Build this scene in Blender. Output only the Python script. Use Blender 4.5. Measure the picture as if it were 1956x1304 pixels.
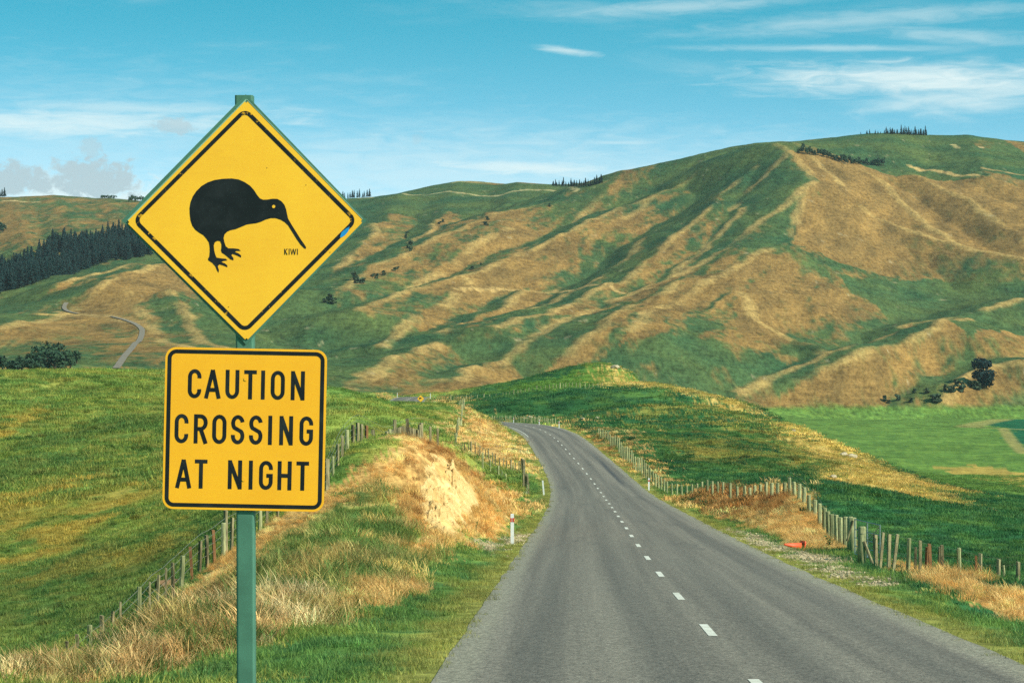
import bpy, bmesh, math, random
import numpy as np
random.seed(7); RNG = np.random.default_rng(11)
for o in list(bpy.data.objects): bpy.data.objects.remove(o, do_unlink=True)
scene = bpy.context.scene
COL = scene.collection
R = math.radians

# ------------------------------------------------------------------ camera
W0, H0, F = 1956.0, 1304.0, 4618.0          # photograph size, focal length in its pixels
HORIZON = 700.0
PITCH = math.atan((HORIZON - H0/2)/F)
cam = bpy.data.cameras.new('camera'); camo = bpy.data.objects.new('camera', cam); COL.objects.link(camo)
cam.sensor_width = 36; cam.lens = 36*F/W0; cam.clip_start = 0.2; cam.clip_end = 20000
camo.location = (0, 0, 0); camo.rotation_euler = (R(90)+PITCH, 0, 0)
scene.camera = camo
# ------------------------------------------------------------------ world, sun, exposure
SUN_EL, SUN_AZ = R(36), R(121)               # azimuth clockwise from the view direction (+Y): behind, to the right
scene.view_settings.view_transform = 'Standard'; scene.view_settings.look = 'None'
scene.view_settings.exposure = 0.42; scene.view_settings.gamma = 1
scene.view_settings.use_curve_mapping = False
scene.cycles.max_bounces = 5; scene.cycles.diffuse_bounces = 2; scene.cycles.glossy_bounces = 2; scene.cycles.transmission_bounces = 2; scene.cycles.volume_bounces = 0; scene.cycles.use_denoising = False
world = bpy.data.worlds.new('World'); scene.world = world; world.use_nodes = True

class NT:
    """tiny node-tree helper"""
    def __init__(s, tree): s.t = tree; s.n = tree.nodes; s.l = tree.links
    def add(s, kind, **kw):
        n = s.n.new(kind)
        for k, v in kw.items(): setattr(n, k, v)
        return n
    def put(s, inp, v):
        if hasattr(v, 'is_output') or isinstance(v, bpy.types.NodeSocket): s.l.new(v, inp)
        else: inp.default_value = v
    def math(s, op, a, b=None, c=None, clamp=False):
        n = s.add('ShaderNodeMath', operation=op, use_clamp=clamp)
        for i, v in enumerate((a, b, c)):
            if v is not None: s.put(n.inputs[i], v)
        return n.outputs[0]
    def mix(s, f, a, b, blend='MIX'):
        n = s.add('ShaderNodeMix', data_type='RGBA', blend_type=blend)
        s.put(n.inputs[0], f)
        for i, v in ((6, a), (7, b)):
            if isinstance(v, tuple): v = (*v[:3], 1)
            s.put(n.inputs[i], v)
        return n.outputs[2]
    def noise(s, vec, scale, detail=4, rough=.55, dist=0.0):
        n = s.add('ShaderNodeTexNoise'); 
        if vec is not None: s.l.new(vec, n.inputs['Vector'])
        n.inputs['Scale'].default_value = scale; n.inputs['Detail'].default_value = detail
        n.inputs['Roughness'].default_value = rough; n.inputs['Distortion'].default_value = dist
        return n.outputs['Fac']
    def ramp(s, v, lo, hi, a=0.0, b=1.0):
        n = s.add('ShaderNodeMapRange', clamp=True, interpolation_type='SMOOTHSTEP'); s.put(n.inputs[0], v)
        for i, q in enumerate((lo, hi, a, b)): s.put(n.inputs[i+1], q)
        return n.outputs[0]
    def mapping(s, vec, scale=(1,1,1), rot=(0,0,0), loc=(0,0,0)):
        n = s.add('ShaderNodeMapping'); s.l.new(vec, n.inputs[0])
        n.inputs['Scale'].default_value = scale; n.inputs['Rotation'].default_value = rot; n.inputs['Location'].default_value = loc
        return n.outputs[0]

def build_world():
    T = NT(world.node_tree); T.n.clear()
    out = T.add('ShaderNodeOutputWorld'); bg = T.add('ShaderNodeBackground')
    tc = T.add('ShaderNodeTexCoord'); gen = tc.outputs['Generated']
    sep = T.add('ShaderNodeSeparateXYZ'); T.l.new(gen, sep.inputs[0])
    X, Y, Z = sep.outputs
    # clear, strongly polarised air: the blue deepens quickly above the horizon
    Zs = T.math('ADD', T.math('MULTIPLY', Z, 2.9), 0.0)
    cmb = T.add('ShaderNodeCombineXYZ'); T.l.new(X, cmb.inputs[0]); T.l.new(Y, cmb.inputs[1]); T.l.new(Zs, cmb.inputs[2])
    nrm = T.add('ShaderNodeVectorMath', operation='NORMALIZE'); T.l.new(cmb.outputs[0], nrm.inputs[0])
    sky = T.add('ShaderNodeTexSky', sky_type='NISHITA'); sky.sun_disc = False
    sky.sun_elevation = SUN_EL; sky.sun_rotation = SUN_AZ; sky.altitude = 300; sky.air_density = 1.0; sky.dust_density = 1.4; sky.ozone_density = 2.0
    T.l.new(nrm.outputs[0], sky.inputs[0])
    lowair = T.ramp(Z, .035, .16)
    tint = T.mix(1.0, sky.outputs[0], T.mix(lowair, (1.12, 1.28, 1.10), (0.22, 1.16, .95)), 'MULTIPLY')
    # azimuth / elevation in degrees
    az = T.math('MULTIPLY', T.math('ARCTAN2', X, Y), 180/math.pi)
    el = T.math('MULTIPLY', T.math('ARCSINE', Z), 180/math.pi)
    ae = T.add('ShaderNodeCombineXYZ'); T.l.new(az, ae.inputs[0]); T.l.new(el, ae.inputs[1])
    AE = ae.outputs[0]
    cir = T.noise(T.mapping(AE, (0.16, 1.1, 1), (0, 0, R(-3)), (3.1, 1.7, 0)), 1.0, 6, .55, .4)
    cirm = T.ramp(cir, .50, .85)
    band = T.math('MULTIPLY', cirm, .30)
    def blob(u, v, su, sv, rot=0.0):
        a0 = math.degrees(math.atan((u-978)/F)); e0 = math.degrees(math.atan((HORIZON-v)/F))
        k = math.degrees(1/F)
        m = T.mapping(AE, (1, 1, 1), (0, 0, 0), (-a0, -e0, 0))
        m = T.mapping(m, (1, 1, 1), (0, 0, rot))
        m = T.mapping(m, (1/(su*k), 1/(sv*k), 1))
        ln = T.add('ShaderNodeVectorMath', operation='LENGTH'); T.l.new(m, ln.inputs[0])
        return T.math('SUBTRACT', 1.0, ln.outputs['Value'])       # 1 at centre, 0 at the rim
    fine = T.noise(T.mapping(AE, (.9, 5, 1), (0, 0, R(-4))), 1.0, 7, .6, .6)
    puff = T.noise(T.mapping(AE, (2.6, 3.4, 1), (0, 0, 0), (2, 9, 0)), 1.0, 8, .62, .3)
    c = tint
    strk = band
    for (u, v, su, sv, rot, amp) in ((1760, 160, 430, 42, .03, .85), (1080, 96, 75, 9, .13, .6), (1830, 78, 200, 20, .08, .35), (1560, 96, 330, 9, .02, .4), (1850, 195, 260, 40, -.05, .6),
                                     (60, 245, 620, 42, -.02, .7), (1010, 322, 330, 26, .03, .75), (1300, 14, 300, 20, -.05, .4), (1190, 273, 130, 8, 0, .4), (250, 212, 420, 22, 0, .45), (1650, 45, 420, 26, -.06, .35), (100, 300, 900, 190, 0, .26), (800, 330, 1100, 120, 0, .40)):
        b = T.math('ADD', blob(u, v, su, sv, rot), T.math('MULTIPLY', T.math('SUBTRACT', fine, .5), 1.5))
        strk = T.math('MAXIMUM', strk, T.math('MULTIPLY', T.ramp(b, -.15, 1.15), amp))
    c = T.mix(strk, c, (4.6, 5.2, 5.1))
    gray = None; white = None
    for (u, v, su, sv, gw) in ((175, 352, 105, 55, 1), (20, 352, 95, 40, 1), (335, 246, 48, 18, .7), (175, 288, 26, 26, .55), (798, 264, 14, 16, .25)):
        b = T.math('ADD', blob(u, v, su, sv), T.math('MULTIPLY', T.math('SUBTRACT', puff, .5), 2.6))
        g = T.math('MULTIPLY', T.ramp(b, .02, .5), .95*gw)
        gray = g if gray is None else T.math('MAXIMUM', gray, g)
    for (u, v, su, sv) in ((230, 385, 120, 40), (70, 385, 120, 40), (150, 375, 240, 60)):
        b = T.math('ADD', blob(u, v, su, sv), T.math('MULTIPLY', T.math('SUBTRACT', puff, .5), 2.0))
        g = T.math('MULTIPLY', T.ramp(b, .05, .8), .75)
        white = g if white is None else T.math('MAXIMUM', white, g)
    c = T.mix(white, c, (4.6, 5.1, 5.0))
    c = T.mix(gray, c, (2.5, 3.3, 3.6))
    T.l.new(c, bg.inputs[0]); bg.inputs[1].default_value = 0.145
    world.cycles.sampling_method = 'MANUAL'; world.cycles.sample_map_resolution = 512
    T.l.new(bg.outputs[0], out.inputs[0])
build_world()
sun = bpy.data.lights.new('sun', 'SUN'); sun.energy = 4.6; sun.angle = R(.55); sun.color = (1, .94, .82)
suno = bpy.data.objects.new('sun', sun); COL.objects.link(suno)
sd = (math.sin(SUN_AZ)*math.cos(SUN_EL), math.cos(SUN_AZ)*math.cos(SUN_EL), math.sin(SUN_EL))
from mathutils import Vector, Matrix
from mathutils.geometry import tessellate_polygon
suno.rotation_euler = Vector(sd).to_track_quat('Z', 'Y').to_euler()
suno.location = (20, -20, 40)

# ------------------------------------------------------------------ helpers
def ray(u, v):
    xc, yc = (u-W0/2)/F, (H0/2-v)/F
    Y = math.cos(PITCH)-yc*math.sin(PITCH); Z = math.sin(PITCH)+yc*math.cos(PITCH)
    return xc/Y, Z/Y
def P(u, v, d):
    a, b = ray(u, v); return np.array((a*d, d, b*d))
def hash2(ix, iy, seed):
    h = (ix.astype(np.int64)*374761393 + iy.astype(np.int64)*668265263 + seed*1442695041) & 0xffffffff
    h = ((h ^ (h >> 13))*1274126177) & 0xffffffff
    return (h ^ (h >> 16)) & 0xffffffff
def gnoise(x, y, seed=0):
    ix, iy = np.floor(x), np.floor(y); fx, fy = x-ix, y-iy
    def g(dx, dy):
        a = hash2(ix+dx, iy+dy, seed).astype(np.float64)*(2*math.pi/4294967296.)
        return np.cos(a)*(fx-dx)+np.sin(a)*(fy-dy)
    u, v = fx*fx*fx*(fx*(fx*6-15)+10), fy*fy*fy*(fy*(fy*6-15)+10)
    a = g(0, 0)*(1-u)+g(1, 0)*u; b = g(0, 1)*(1-u)+g(1, 1)*u
    return (a*(1-v)+b*v)*1.5
def fbm(x, y, oct=4, seed=0, gain=.5):
    x = np.asarray(x, float); y = np.asarray(y, float)
    s = 0; a = 1; tot = 0
    for i in range(oct):
        s = s+a*gnoise(x*2**i+i*17.3, y*2**i-i*9.1, seed+i); tot += a; a *= gain
    return s/tot*1.3
def ridged(x, y, oct=3, seed=0):
    s = 0; a = 1; tot = 0
    for i in range(oct):
        s = s+a*(1-np.abs(gnoise(x*2**i+i*5.7, y*2**i+i*3.3, seed+i))*1.6); tot += a; a *= .5
    return s/tot
def sstep(x, a, b):
    t = np.clip((x-a)/(b-a), 0, 1); return t*t*(3-2*t)
def srgb(r, g, b):
    f = lambda c: (c/255/12.92) if c/255 <= .04045 else ((c/255+.055)/1.055)**2.4
    return np.array((f(r), f(g), f(b)))

# ------------------------------------------------------------------ road centre line from the lane dashes (one every 10 m)
DASH = [(1353,1203),(1296,1138),(1260,1097),(1237,1066),(1219,1041),(1206,1023),(1197,1009),(1188,996),(1181,985.5),(1175,977),(1169,969),(1164,962),(1158,955),(1153,948),(1148,941),
        (1142,933),(1136,924.6),(1129,914.6),(1121,905),(1113,895),(1105,885),(1096.5,875),(1088,866.6),(1081,858),(1073,849.5),(1066,842),(1059,836),(1051,830),(1042,824),(1032,820),(1020,816),(1005,812),(989,810),(967,807.5)]
pts = []; d = 36.0
for k, (u, v) in enumerate(DASH):
    if k:
        for _ in range(30):
            e = np.linalg.norm(P(u, v, d)-pts[-1])-10; d -= e*.9
    pts.append(P(u, v, d)); d += 10
pre = [(9.5,-70,-.6),(7.5,-50,-1.2),(5.9,-32,-1.65),(4.4,-15,-2.1),(3.5,-2,-2.45),(2.95,9,-2.8),(2.68,18,-3.12),(2.66,26.5,-3.48)]
post = [tuple(P(u, v, d)) for (u, v, d) in ((936,806,384),(900,803,404),(860,799,424),(818,792,445),(790,782,463),(773,770,484),(779,763,508),(786,758.5,530),(800,757,555),(830,760,590),(900,770,640))]
RC = np.array(pre+[tuple(p) for p in pts]+post)
s = np.concatenate(([0], np.cumsum(np.linalg.norm(np.diff(RC, axis=0), axis=1))))
SS = np.arange(0, s[-1], 2.0)
def smooth(a, n):
    k = np.hanning(n+2)[1:-1]; k /= k.sum(); p = np.pad(a, (n//2, n//2), mode='reflect', reflect_type='odd'); return np.convolve(p, k, 'valid')[:len(a)]
RX = smooth(np.interp(SS, s, RC[:, 0]), 11); RY = smooth(np.interp(SS, s, RC[:, 1]), 11); RZ = smooth(np.interp(SS, s, RC[:, 2]), 21)
TX, TY = np.gradient(RX), np.gradient(RY); L = np.hypot(TX, TY); TX, TY = TX/L, TY/L
NX, NY = TY, -TX                                       # to the right
HW = 3.4
def road_query(x, y):
    """signed distance (right positive) and road height for points near the road"""
    x = np.asarray(x, float); y = np.asarray(y, float)
    sd_ = np.full(x.shape, 999.0); rz = np.zeros(x.shape); si = np.zeros(x.shape)
    xf, yf = x.ravel(), y.ravel(); so, zo, io = sd_.ravel(), rz.ravel(), si.ravel()
    xr = np.interp(yf, RY, RX); inr = (yf > -75) & (yf < RY[-1])
    so[inr] = (xf-xr)[inr]
    idx = np.nonzero(inr & (np.abs(xf-xr) < 32))[0]
    j0 = np.searchsorted(RY, yf[idx]); win = np.arange(-14, 15)
    J = np.clip(j0[:, None]+win, 0, len(RY)-1)
    D = (xf[idx, None]-RX[J])**2+(yf[idx, None]-RY[J])**2
    j = J[np.arange(len(idx)), D.argmin(1)]
    dx, dy = xf[idx]-RX[j], yf[idx]-RY[j]
    al = dx*TX[j]+dy*TY[j]; la = dx*NX[j]+dy*NY[j]
    q = np.clip(j+al/2.0, 0, len(SS)-1)
    so[idx] = np.where(np.abs(al) > 4, np.sign(la)*np.hypot(al, la), la); zo[idx] = np.interp(q, np.arange(len(SS)), RZ); io[idx] = q*2
    return so.reshape(x.shape), zo.reshape(x.shape), io.reshape(x.shape)

# ------------------------------------------------------------------ terrain: control points (photo pixel, depth in metres)
CP = []
def cp(*a):
    for (u, v, d) in a:
        CP.append(P(u, v, d))
        if u <= 70: CP.append(P(u-600, v, d))
        if u >= 1880: CP.append(P(u+600, v, d))
def cz(*a):                                            # hidden ground: (pixel column, depth, height)
    for (u, d, z) in a: CP.append(np.array(((u-978)/F*d, d, z)))
cz((0,4,-1.9),(1956,4,-2.5),(-1500,3,-1.9),(3500,3,-2.5),(470,14.5,-2.95),(0,14.5,-3.15),(-900,14,-3.2),(300,24,-3.7),(-900,24,-4.0),(700,22,-3.25),(2300,24,-3.4),(2900,14,-3.0))
cp((0,1306,33),(200,1304,33),(450,1304,30),(650,1304,28),(700,1200,37),(600,1250,33),(850,1150,45),(900,1085,61),(500,1150,41),(450,1100,47),(560,1080,52),(650,1030,62),
   (700,1000,68),(745,965,76),(790,960,80),(840,1035,82),(900,1030,84),(810,895,86),(838,858,90),(880,885,90),(905,940,88),(920,990,86),(780,870,92),(240,1285,40),(100,1318,38),(350,1225,43),(0,1300,38),(172,1318,46),(100,1345,46),(260,1262,49),(330,1180,54))
# ground along the left wire fence and the hollow behind it
cp((100,1345,54),(172,1300,56),(265,1205,60),(350,1135,65),(430,1062,71),(520,1003,76),(630,935,84),(745,868,95),(800,852,98),(836,850,102),
   (172,1195,76),(0,1200,80),(350,1075,85),(0,1080,100),(300,1000,100),(0,960,120),(300,900,125),(500,900,115),(0,850,155),(300,800,160),(600,850,125),(0,740,205),(150,722,215),(300,707,225),(450,722,240),(600,745,255),
   (700,768,280),(650,800,190),(760,820,160),(760,776,300),(860,779,330))
cz((0,300,-9),(300,320,-8),(600,340,-8),(700,360,-8.5),(300,500,-14),(0,500,-18),(300,700,-12),(0,750,-14),(600,700,-15),(760,700,-16),(900,800,-20),(1100,800,-25),(1300,850,-29),(1500,620,-25),(1300,640,-16),(900,720,-14))
cp((868,868,150),(880,866,212),(930,880,208),(1000,903,200),(945,925,150),(1000,935,150),(900,905,130),(960,965,115),(1010,985,110),(886,780,300),(930,790,305),(955,815,290),(985,860,240),(1000,880,215),(900,830,250))
# right-hand verge, mound and paddocks
cp((1240,940,180),(1290,944,164),(1640,1072,69),(1500,1000,92),(1450,975,102),(1400,965,118),(1540,1035,84),(1440,1022,86),(1340,972,118),
   (1700,1090,66),(1800,1120,63),(1900,1142,61),(1940,1152,60),(1956,1210,48),(1956,1085,80),(1700,1035,85),(1640,1030,85),(1640,985,110),(1560,930,125),(1440,912,150),(1300,915,200),
   (1956,1040,120),(1956,985,265),(1870,966,285),(1750,916,305),(1600,851,345),(1500,812,375),(1430,776,450),(1300,740,540),(1190,703,640),(1150,703,650),(1300,752,440),(1190,738,470),(1050,747,490),(960,757,500),
   (1000,736,600),(1080,715,630),(1700,965,165),(1500,900,195),(1500,858,285),(1300,885,235),(1300,815,340),(1100,790,380),(1140,828,300),(1060,806,345),(980,800,385),(920,775,440),(870,762,500),(850,748,600),(740,741,548),(715,760,530),(768,757,540),(700,766,470))
cz((1956,340,-21.3),(1956,400,-25.6),(1956,460,-28.8),(2500,400,-26),(1870,345,-20.2),(1870,400,-23.9),(1870,460,-27.8),(1750,360,-17.6),(1750,420,-21),(1750,480,-24.5),(1600,400,-13.9),(1600,460,-16.6),(1600,540,-21.5),(1500,430,-11.2),(1500,500,-15))
cp((1750,942,220),(1900,976,205),(1956,996,190),(1650,918,230),(1956,1015,150),(1850,985,170),(1560,880,250))
cp((1956,955,525),(1956,900,670),(1750,850,890),(1600,800,1340),(1956,800,1340),(1800,800,1340),(1750,900,660))
# the mountain
cp((1956,789,1490),(1700,789,1480),(1540,790,1450),(1956,640,1750),(1956,540,2000),(1956,400,2300),(1956,320,2550),(1956,266,2900),(1830,648,1640),(1700,700,1570),(1880,740,1540),(1800,720,1580),(1956,690,1590),(1700,620,1780),
   (1600,520,2050),(1600,650,1720),(1500,500,2050),(1500,600,1820),(1572,385,2300),(1490,300,2500),(1470,259,2680),(1700,251,2880),(1830,257,2880),(1700,312,2600),(1700,420,2300),(1820,470,2180),(1600,260,2780),
   (1380,275,2650),(1300,300,2640),(1150,346,2740),(1300,400,2400),(1300,550,1950),(1300,700,1500),(1150,690,1500),(1100,400,2520),(1100,500,2150),(1100,620,1750),(1000,700,1450),(900,735,1250),(900,600,1750),(900,480,2200),(1000,420,2480),
   (900,400,2720),(870,346,3200),(1000,347,3200),(1090,352,3150),(700,742,1150),(700,600,1700),(700,500,2150),(700,420,2700),(700,370,3200),(760,366,3200),(500,702,1150),(400,640,1400),(300,560,1700),(300,505,1960),(600,440,2550),(600,560,1900),
   (0,562,1750),(150,517,1900),(290,487,2060),(0,515,2150),(150,480,2300),(290,455,2380),(0,440,2600),(200,420,2700),(0,372,3200),(200,376,3200),(400,385,3200),(0,640,1350),(150,640,1350),(270,640,1330),(200,705,1080),(50,705,1040))
for (u, d, v) in ((1143,300,834),(1158,282,837),(1175,264,847),(1202,235,875),(1229,210,899),(1241,200,915),(1273,178,945),(1303,166,952),(1353,148,944),(1381,138,944),(1422,127,952),(1458,118,946),(1504,108,947),(1536,99,968),(1557,94,994),(1568,91,1012),(1594,83,1034),(1610,77.6,1047),(1626,73,1056)):
    CP.append(P(u, v, d))
cz((0,4300,90),(900,4300,90),(1500,3900,150),(1956,3900,160),(-600,4300,90),(2550,3900,160))
for off in (-9, -5.5, 5.0, 8.0):                       # shoulders of the road
    for i in range(0, len(SS), 6 if abs(off) < 6 else 9):
        y = RY[i]
        if y < 12 or y > 600: continue
        if off == -9 and (55 < y < 130 or 190 < y < 330): continue
        if off == 8 and (70 < y < 170): continue
        CP.append(np.array((RX[i]+NX[i]*off, y+NY[i]*off, RZ[i]-(.12 if abs(off) < 6 else .2))))
CP = np.array(CP)
cth, cr = np.arctan2(CP[:, 0], CP[:, 1]), np.hypot(CP[:, 0], CP[:, 1])
ct = CP[:, 2]/cr
C0 = .03
def kern(dth, dl): return np.sqrt(dth*dth*1.3+dl*dl+C0*C0)
cl = np.log(cr)
A = kern(cth[:, None]-cth, cl[:, None]-cl); n = len(CP)
A[np.arange(n), np.arange(n)] -= 4e-4
Pm = np.stack((np.ones(n), cth, cl), 1)
M = np.zeros((n+3, n+3)); M[:n, :n] = A; M[:n, n:] = Pm; M[n:, :n] = Pm.T
sol = np.linalg.solve(M, np.concatenate((ct, (0, 0, 0))))
def base_t(th, lr):
    out = np.empty(th.shape); tf, lf, of = th.ravel(), lr.ravel(), out.ravel()
    for c in range(0, tf.size, 20000):
        a, b = tf[c:c+20000], lf[c:c+20000]
        of[c:c+20000] = kern(a[:, None]-cth, b[:, None]-cl)@sol[:n]+sol[n]+sol[n+1]*a+sol[n+2]*b
    return of.reshape(th.shape)
# grid columns (angle) and rows (distance)
core = np.linspace(-.232, .232, 580)
side = .232*np.cumprod(np.full(22, 1.0))
st = np.cumsum(np.geomspace(.002, .46, 22)); st = st/st[-1]*(math.pi-.232)
TH = np.concatenate((-(.232+st)[::-1], core, .232+st))
RR = np.concatenate((np.arange(1.5, 24, 1.5), np.arange(24, 112, .32), np.arange(112, 330, 1.2), np.arange(330, 680, 3.2), np.arange(680, 1120, 12), np.arange(1120, 1500, 6), np.arange(1500, 2700, 5.0), np.arange(2700, 3260, 8), np.arange(3260, 5200, 70)))
T2, R2 = np.meshgrid(TH, RR)
THC = np.clip(TH, -.42, .42)
tc2 = base_t(*np.meshgrid(THC, np.log(RR)))
# behind the viewer the left and right profiles blend into one another
wb = sstep(np.abs(TH), .6, math.pi)*.5
tc2 = tc2*(1-wb)+tc2[:, ::-1]*wb
Z2 = tc2*R2
X2, Y2 = np.sin(T2)*R2, np.cos(T2)*R2
class Hit: pass
def vproj():
    c, s_ = math.cos(PITCH), math.sin(PITCH)
    dep = Y2*c+Z2*s_; up = -Y2*s_+Z2*c
    return H0/2-F*up/np.maximum(dep, .01)
def hits(pix, rmin=20, rmax=5000):
    """first terrain point seen at each photo pixel -> world xyz"""
    V = vproj(); out = []
    for (u, v) in pix:
        th = math.atan(ray(u, v)[0]); j = min(max(np.searchsorted(TH, th)-1, 0), len(TH)-2); f = (th-TH[j])/(TH[j+1]-TH[j])
        col = V[:, j]*(1-f)+V[:, j+1]*f; zc = Z2[:, j]*(1-f)+Z2[:, j+1]*f
        ok = np.nonzero((col <= v) & (RR >= rmin) & (RR <= rmax))[0]
        if len(ok) == 0: i = np.argmin(np.where((RR >= rmin) & (RR <= rmax), col, 1e9)); g = 0
        else:
            i = ok[0]-1 if ok[0] > 0 and RR[ok[0]] > rmin else ok[0]
            g = 0 if i == ok[0] else np.clip((col[i]-v)/max(col[i]-col[i+1], 1e-6), 0, 1)
        r = RR[i]*(1-g)+RR[min(i+1, len(RR)-1)]*g; z = zc[i]*(1-g)+zc[min(i+1, len(RR)-1)]*g
        out.append((math.sin(th)*r, math.cos(th)*r, z))
    return np.array(out)
def tz(x, y):
    """terrain height"""
    x = np.atleast_1d(np.asarray(x, float)); y = np.atleast_1d(np.asarray(y, float))
    th, r = np.arctan2(x, y), np.hypot(x, y)
    j = np.clip(np.searchsorted(TH, th)-1, 0, len(TH)-2); i = np.clip(np.searchsorted(RR, r)-1, 0, len(RR)-2)
    f = (th-TH[j])/(TH[j+1]-TH[j]); g = np.clip((r-RR[i])/(RR[i+1]-RR[i]), 0, 1)
    return (Z2[i, j]*(1-f)+Z2[i, j+1]*f)*(1-g)+(Z2[i+1, j]*(1-f)+Z2[i+1, j+1]*f)*g
def pdist(X, Y, poly):
    D = np.full(X.shape, 1e9)
    for (a, b) in zip(poly[:-1], poly[1:]):
        dx, dy = b[0]-a[0], b[1]-a[1]; l2 = dx*dx+dy*dy+1e-9
        t = np.clip(((X-a[0])*dx+(Y-a[1])*dy)/l2, 0, 1)
        D = np.minimum(D, np.hypot(X-a[0]-t*dx, Y-a[1]-t*dy))
    return D
def inpoly(X, Y, poly):
    ins = np.zeros(X.shape, bool); q = poly[-1]
    for p in poly:
        c = ((p[1] > Y) != (q[1] > Y)); dd = q[1]-p[1]
        xi = (q[0]-p[0])*(Y-p[1])/(dd if abs(dd) > 1e-9 else 1e-9)+p[0]
        ins ^= c & (X < xi); q = p
    return ins

# spurs of the mountain, traced along their crests
MT = R2[:, 0] >= 1120
SPURS = [([(1150,352),(1093,369),(1054,397),(994,425),(944,432),(892,460),(832,482),(761,517),(708,542),(641,584)],34,150),
 ([(1255,390),(1184,415),(1131,439),(1096,457),(1036,482),(973,513),(913,545),(867,562),(779,580),(683,619)],28,110),
 ([(973,453),(867,517),(814,552),(786,572)],14,60),
 ([(1440,345),(1389,387),(1300,470),(1216,551),(1110,610),(1004,645),(937,668)],32,115),
 ([(1004,559),(937,605),(846,647),(779,690),(700,725)],18,75),
 ([(1300,549),(1272,563),(1114,630),(1036,665),(944,700),(867,739)],16,65),
 ([(1300,591),(1220,630),(1131,683),(1060,712)],13,55),
 ([(1540,396),(1465,449),(1385,511),(1278,565),(1175,610)],24,85),
 ([(1487,307),(1567,380),(1530,413),(1520,485),(1491,504),(1411,547),(1287,627),(1189,690)],40,190),
 ([(1411,600),(1430,635),(1487,654),(1576,689)],18,80),([(1590,690),(1500,730),(1425,767)],20,75),([(1850,632),(1785,645),(1678,694),(1545,757)],26,100),([(1607,691),(1705,649)],12,50),
 ([(1600,312),(1634,325),(1691,365),(1767,431),(1830,480)],20,95),([(1745,345),(1856,391),(1900,431),(1956,471)],22,95),([(1545,325),(1656,422),(1811,476),(1956,511)],24,110),
 ([(1775,784),(1800,770),(1856,736),(1905,716),(1956,707)],26,85),([(1956,573),(1856,609),(1723,627)],14,90),([(839,729),(775,753)],8,40),([(740,721),(676,746)],8,40),
 ([(330,515),(245,536),(196,558),(138,579),(61,607),(0,634)],20,95),([(264,506),(184,524),(100,550)],12,60),([(420,660),(360,610),(330,560)],14,75),([(250,560),(330,640),(420,700)],12,70),
 ([(1230,470),(1120,560),(1000,620)],15,60),([(1180,350),(1090,430)],12,60),([(900,560),(800,620),(720,660)],13,55),([(1420,420),(1340,500),(1280,560)],14,55),
 ([(760,375),(740,420),(700,470),(640,530)],26,110),([(870,350),(850,410),(830,450),(790,480)],24,105),([(990,350),(960,400),(930,430)],18,80),([(1500,330),(1440,380),(1400,420)],12,55),([(1330,330),(1260,380),(1190,430)],16,70),
 ([(1700,255),(1720,300)],12,90),([(1850,260),(1860,300),(1880,340)],14,90),([(100,375),(130,420),(160,450)],18,110),([(20,380),(40,430),(60,480)],16,100),([(210,380),(230,420)],14,90)]
Xm, Ym = X2[MT], Y2[MT]
B = np.zeros(Xm.shape); LD_ = []; ENV = np.zeros(Xm.shape); EW = np.zeros(Xm.shape)
spur_xy = []
for (pl, h, w) in SPURS:
    q = hits(pl, rmin=1130); spur_xy.append(q)
wx = fbm(Xm/140, Ym/140, 3, 5)*9; wy = fbm(Xm/140, Ym/140, 3, 9)*9
for q, (pl, h, w) in zip(spur_xy, SPURS):
    D = pdist(Xm+wx, Ym+wy, q)
    LD_.append(D)
    B = np.maximum(B, h*(.75*np.clip(1-D/(w*.72), 0, 1)+.25*np.clip(1-D/(w*1.5), 0, 1))); ew = 1/(D+60)**3; ENV += h*ew; EW += ew
q0 = spur_xy[3]; fall = q0[-1]-q0[0]; fa = math.atan2(fall[1], fall[0])
ca, sa = math.cos(fa), math.sin(fa)
al, pe = Xm*ca+Ym*sa, -Xm*sa+Ym*ca
q1 = spur_xy[15]; fb_ = q1[-1]-q1[0]; fb2 = math.atan2(fb_[1], fb_[0])
cb, sb = math.cos(fb2), math.sin(fb2)
al2, pe2 = Xm*cb+Ym*sb, -Xm*sb+Ym*cb
TANP = hits([(1485,300),(1525,292),(1690,318),(1956,345),(2100,345),(2100,545),(1956,537),(1780,530),(1600,520),(1512,497),(1520,480),(1530,420),(1572,385),(1540,345)], 1130)
jx, jy = fbm(Xm/60, Ym/60, 3, 31)*8, fbm(Xm/60, Ym/60, 3, 37)*8
in_tan = inpoly(Xm+jx*.12, Ym+jy*.12, TANP[:, :2])
w1 = fbm(al/260, pe/160, 2, 3)
rg = np.where(in_tan, ridged(al2/330+w1*.5, pe2/85+w1*.8, 3, 21), ridged(al/330+w1*.5, pe/75+w1*.9, 3, 22))
rg2 = np.where(in_tan, ridged(al2/240+w1*.6, pe2/30+w1*1.1, 3, 23), ridged(al/240+w1*.6, pe/28+w1*1.2, 3, 24))
fadeM = sstep(R2[MT], 1130, 1420)*(1-sstep(R2[MT], 3250, 3500)*.6)
valley = (Xm > 150) & (R2[MT] < 1480)
fadeM = np.where(Z2[MT] < -20, fadeM*np.clip((Z2[MT]+29)/9, 0, 1), fadeM)
HRX = hits([(222,704),(246,672),(271,640),(272,629),(240,611),(190,604),(150,600),(124,592),(127,579)], 900)[:, :2]
hrd = sstep(pdist(Xm, Ym, HRX), 12, 110)
B2 = ((B-.72*ENV/EW)*1.0+(rg-.6)*3.0+(rg2-.62)*1.3+5.0+fbm(Xm/45, Ym/45, 3, 41)*1.2+(ridged(Xm/34, Ym/34, 2, 43)-.6)*1.6)*hrd
near_ridge = 1-sstep(R2[MT], 2450, 2900)*.6
Z2[MT] += B2*fadeM*near_ridge - 5*fadeM*near_ridge
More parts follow.
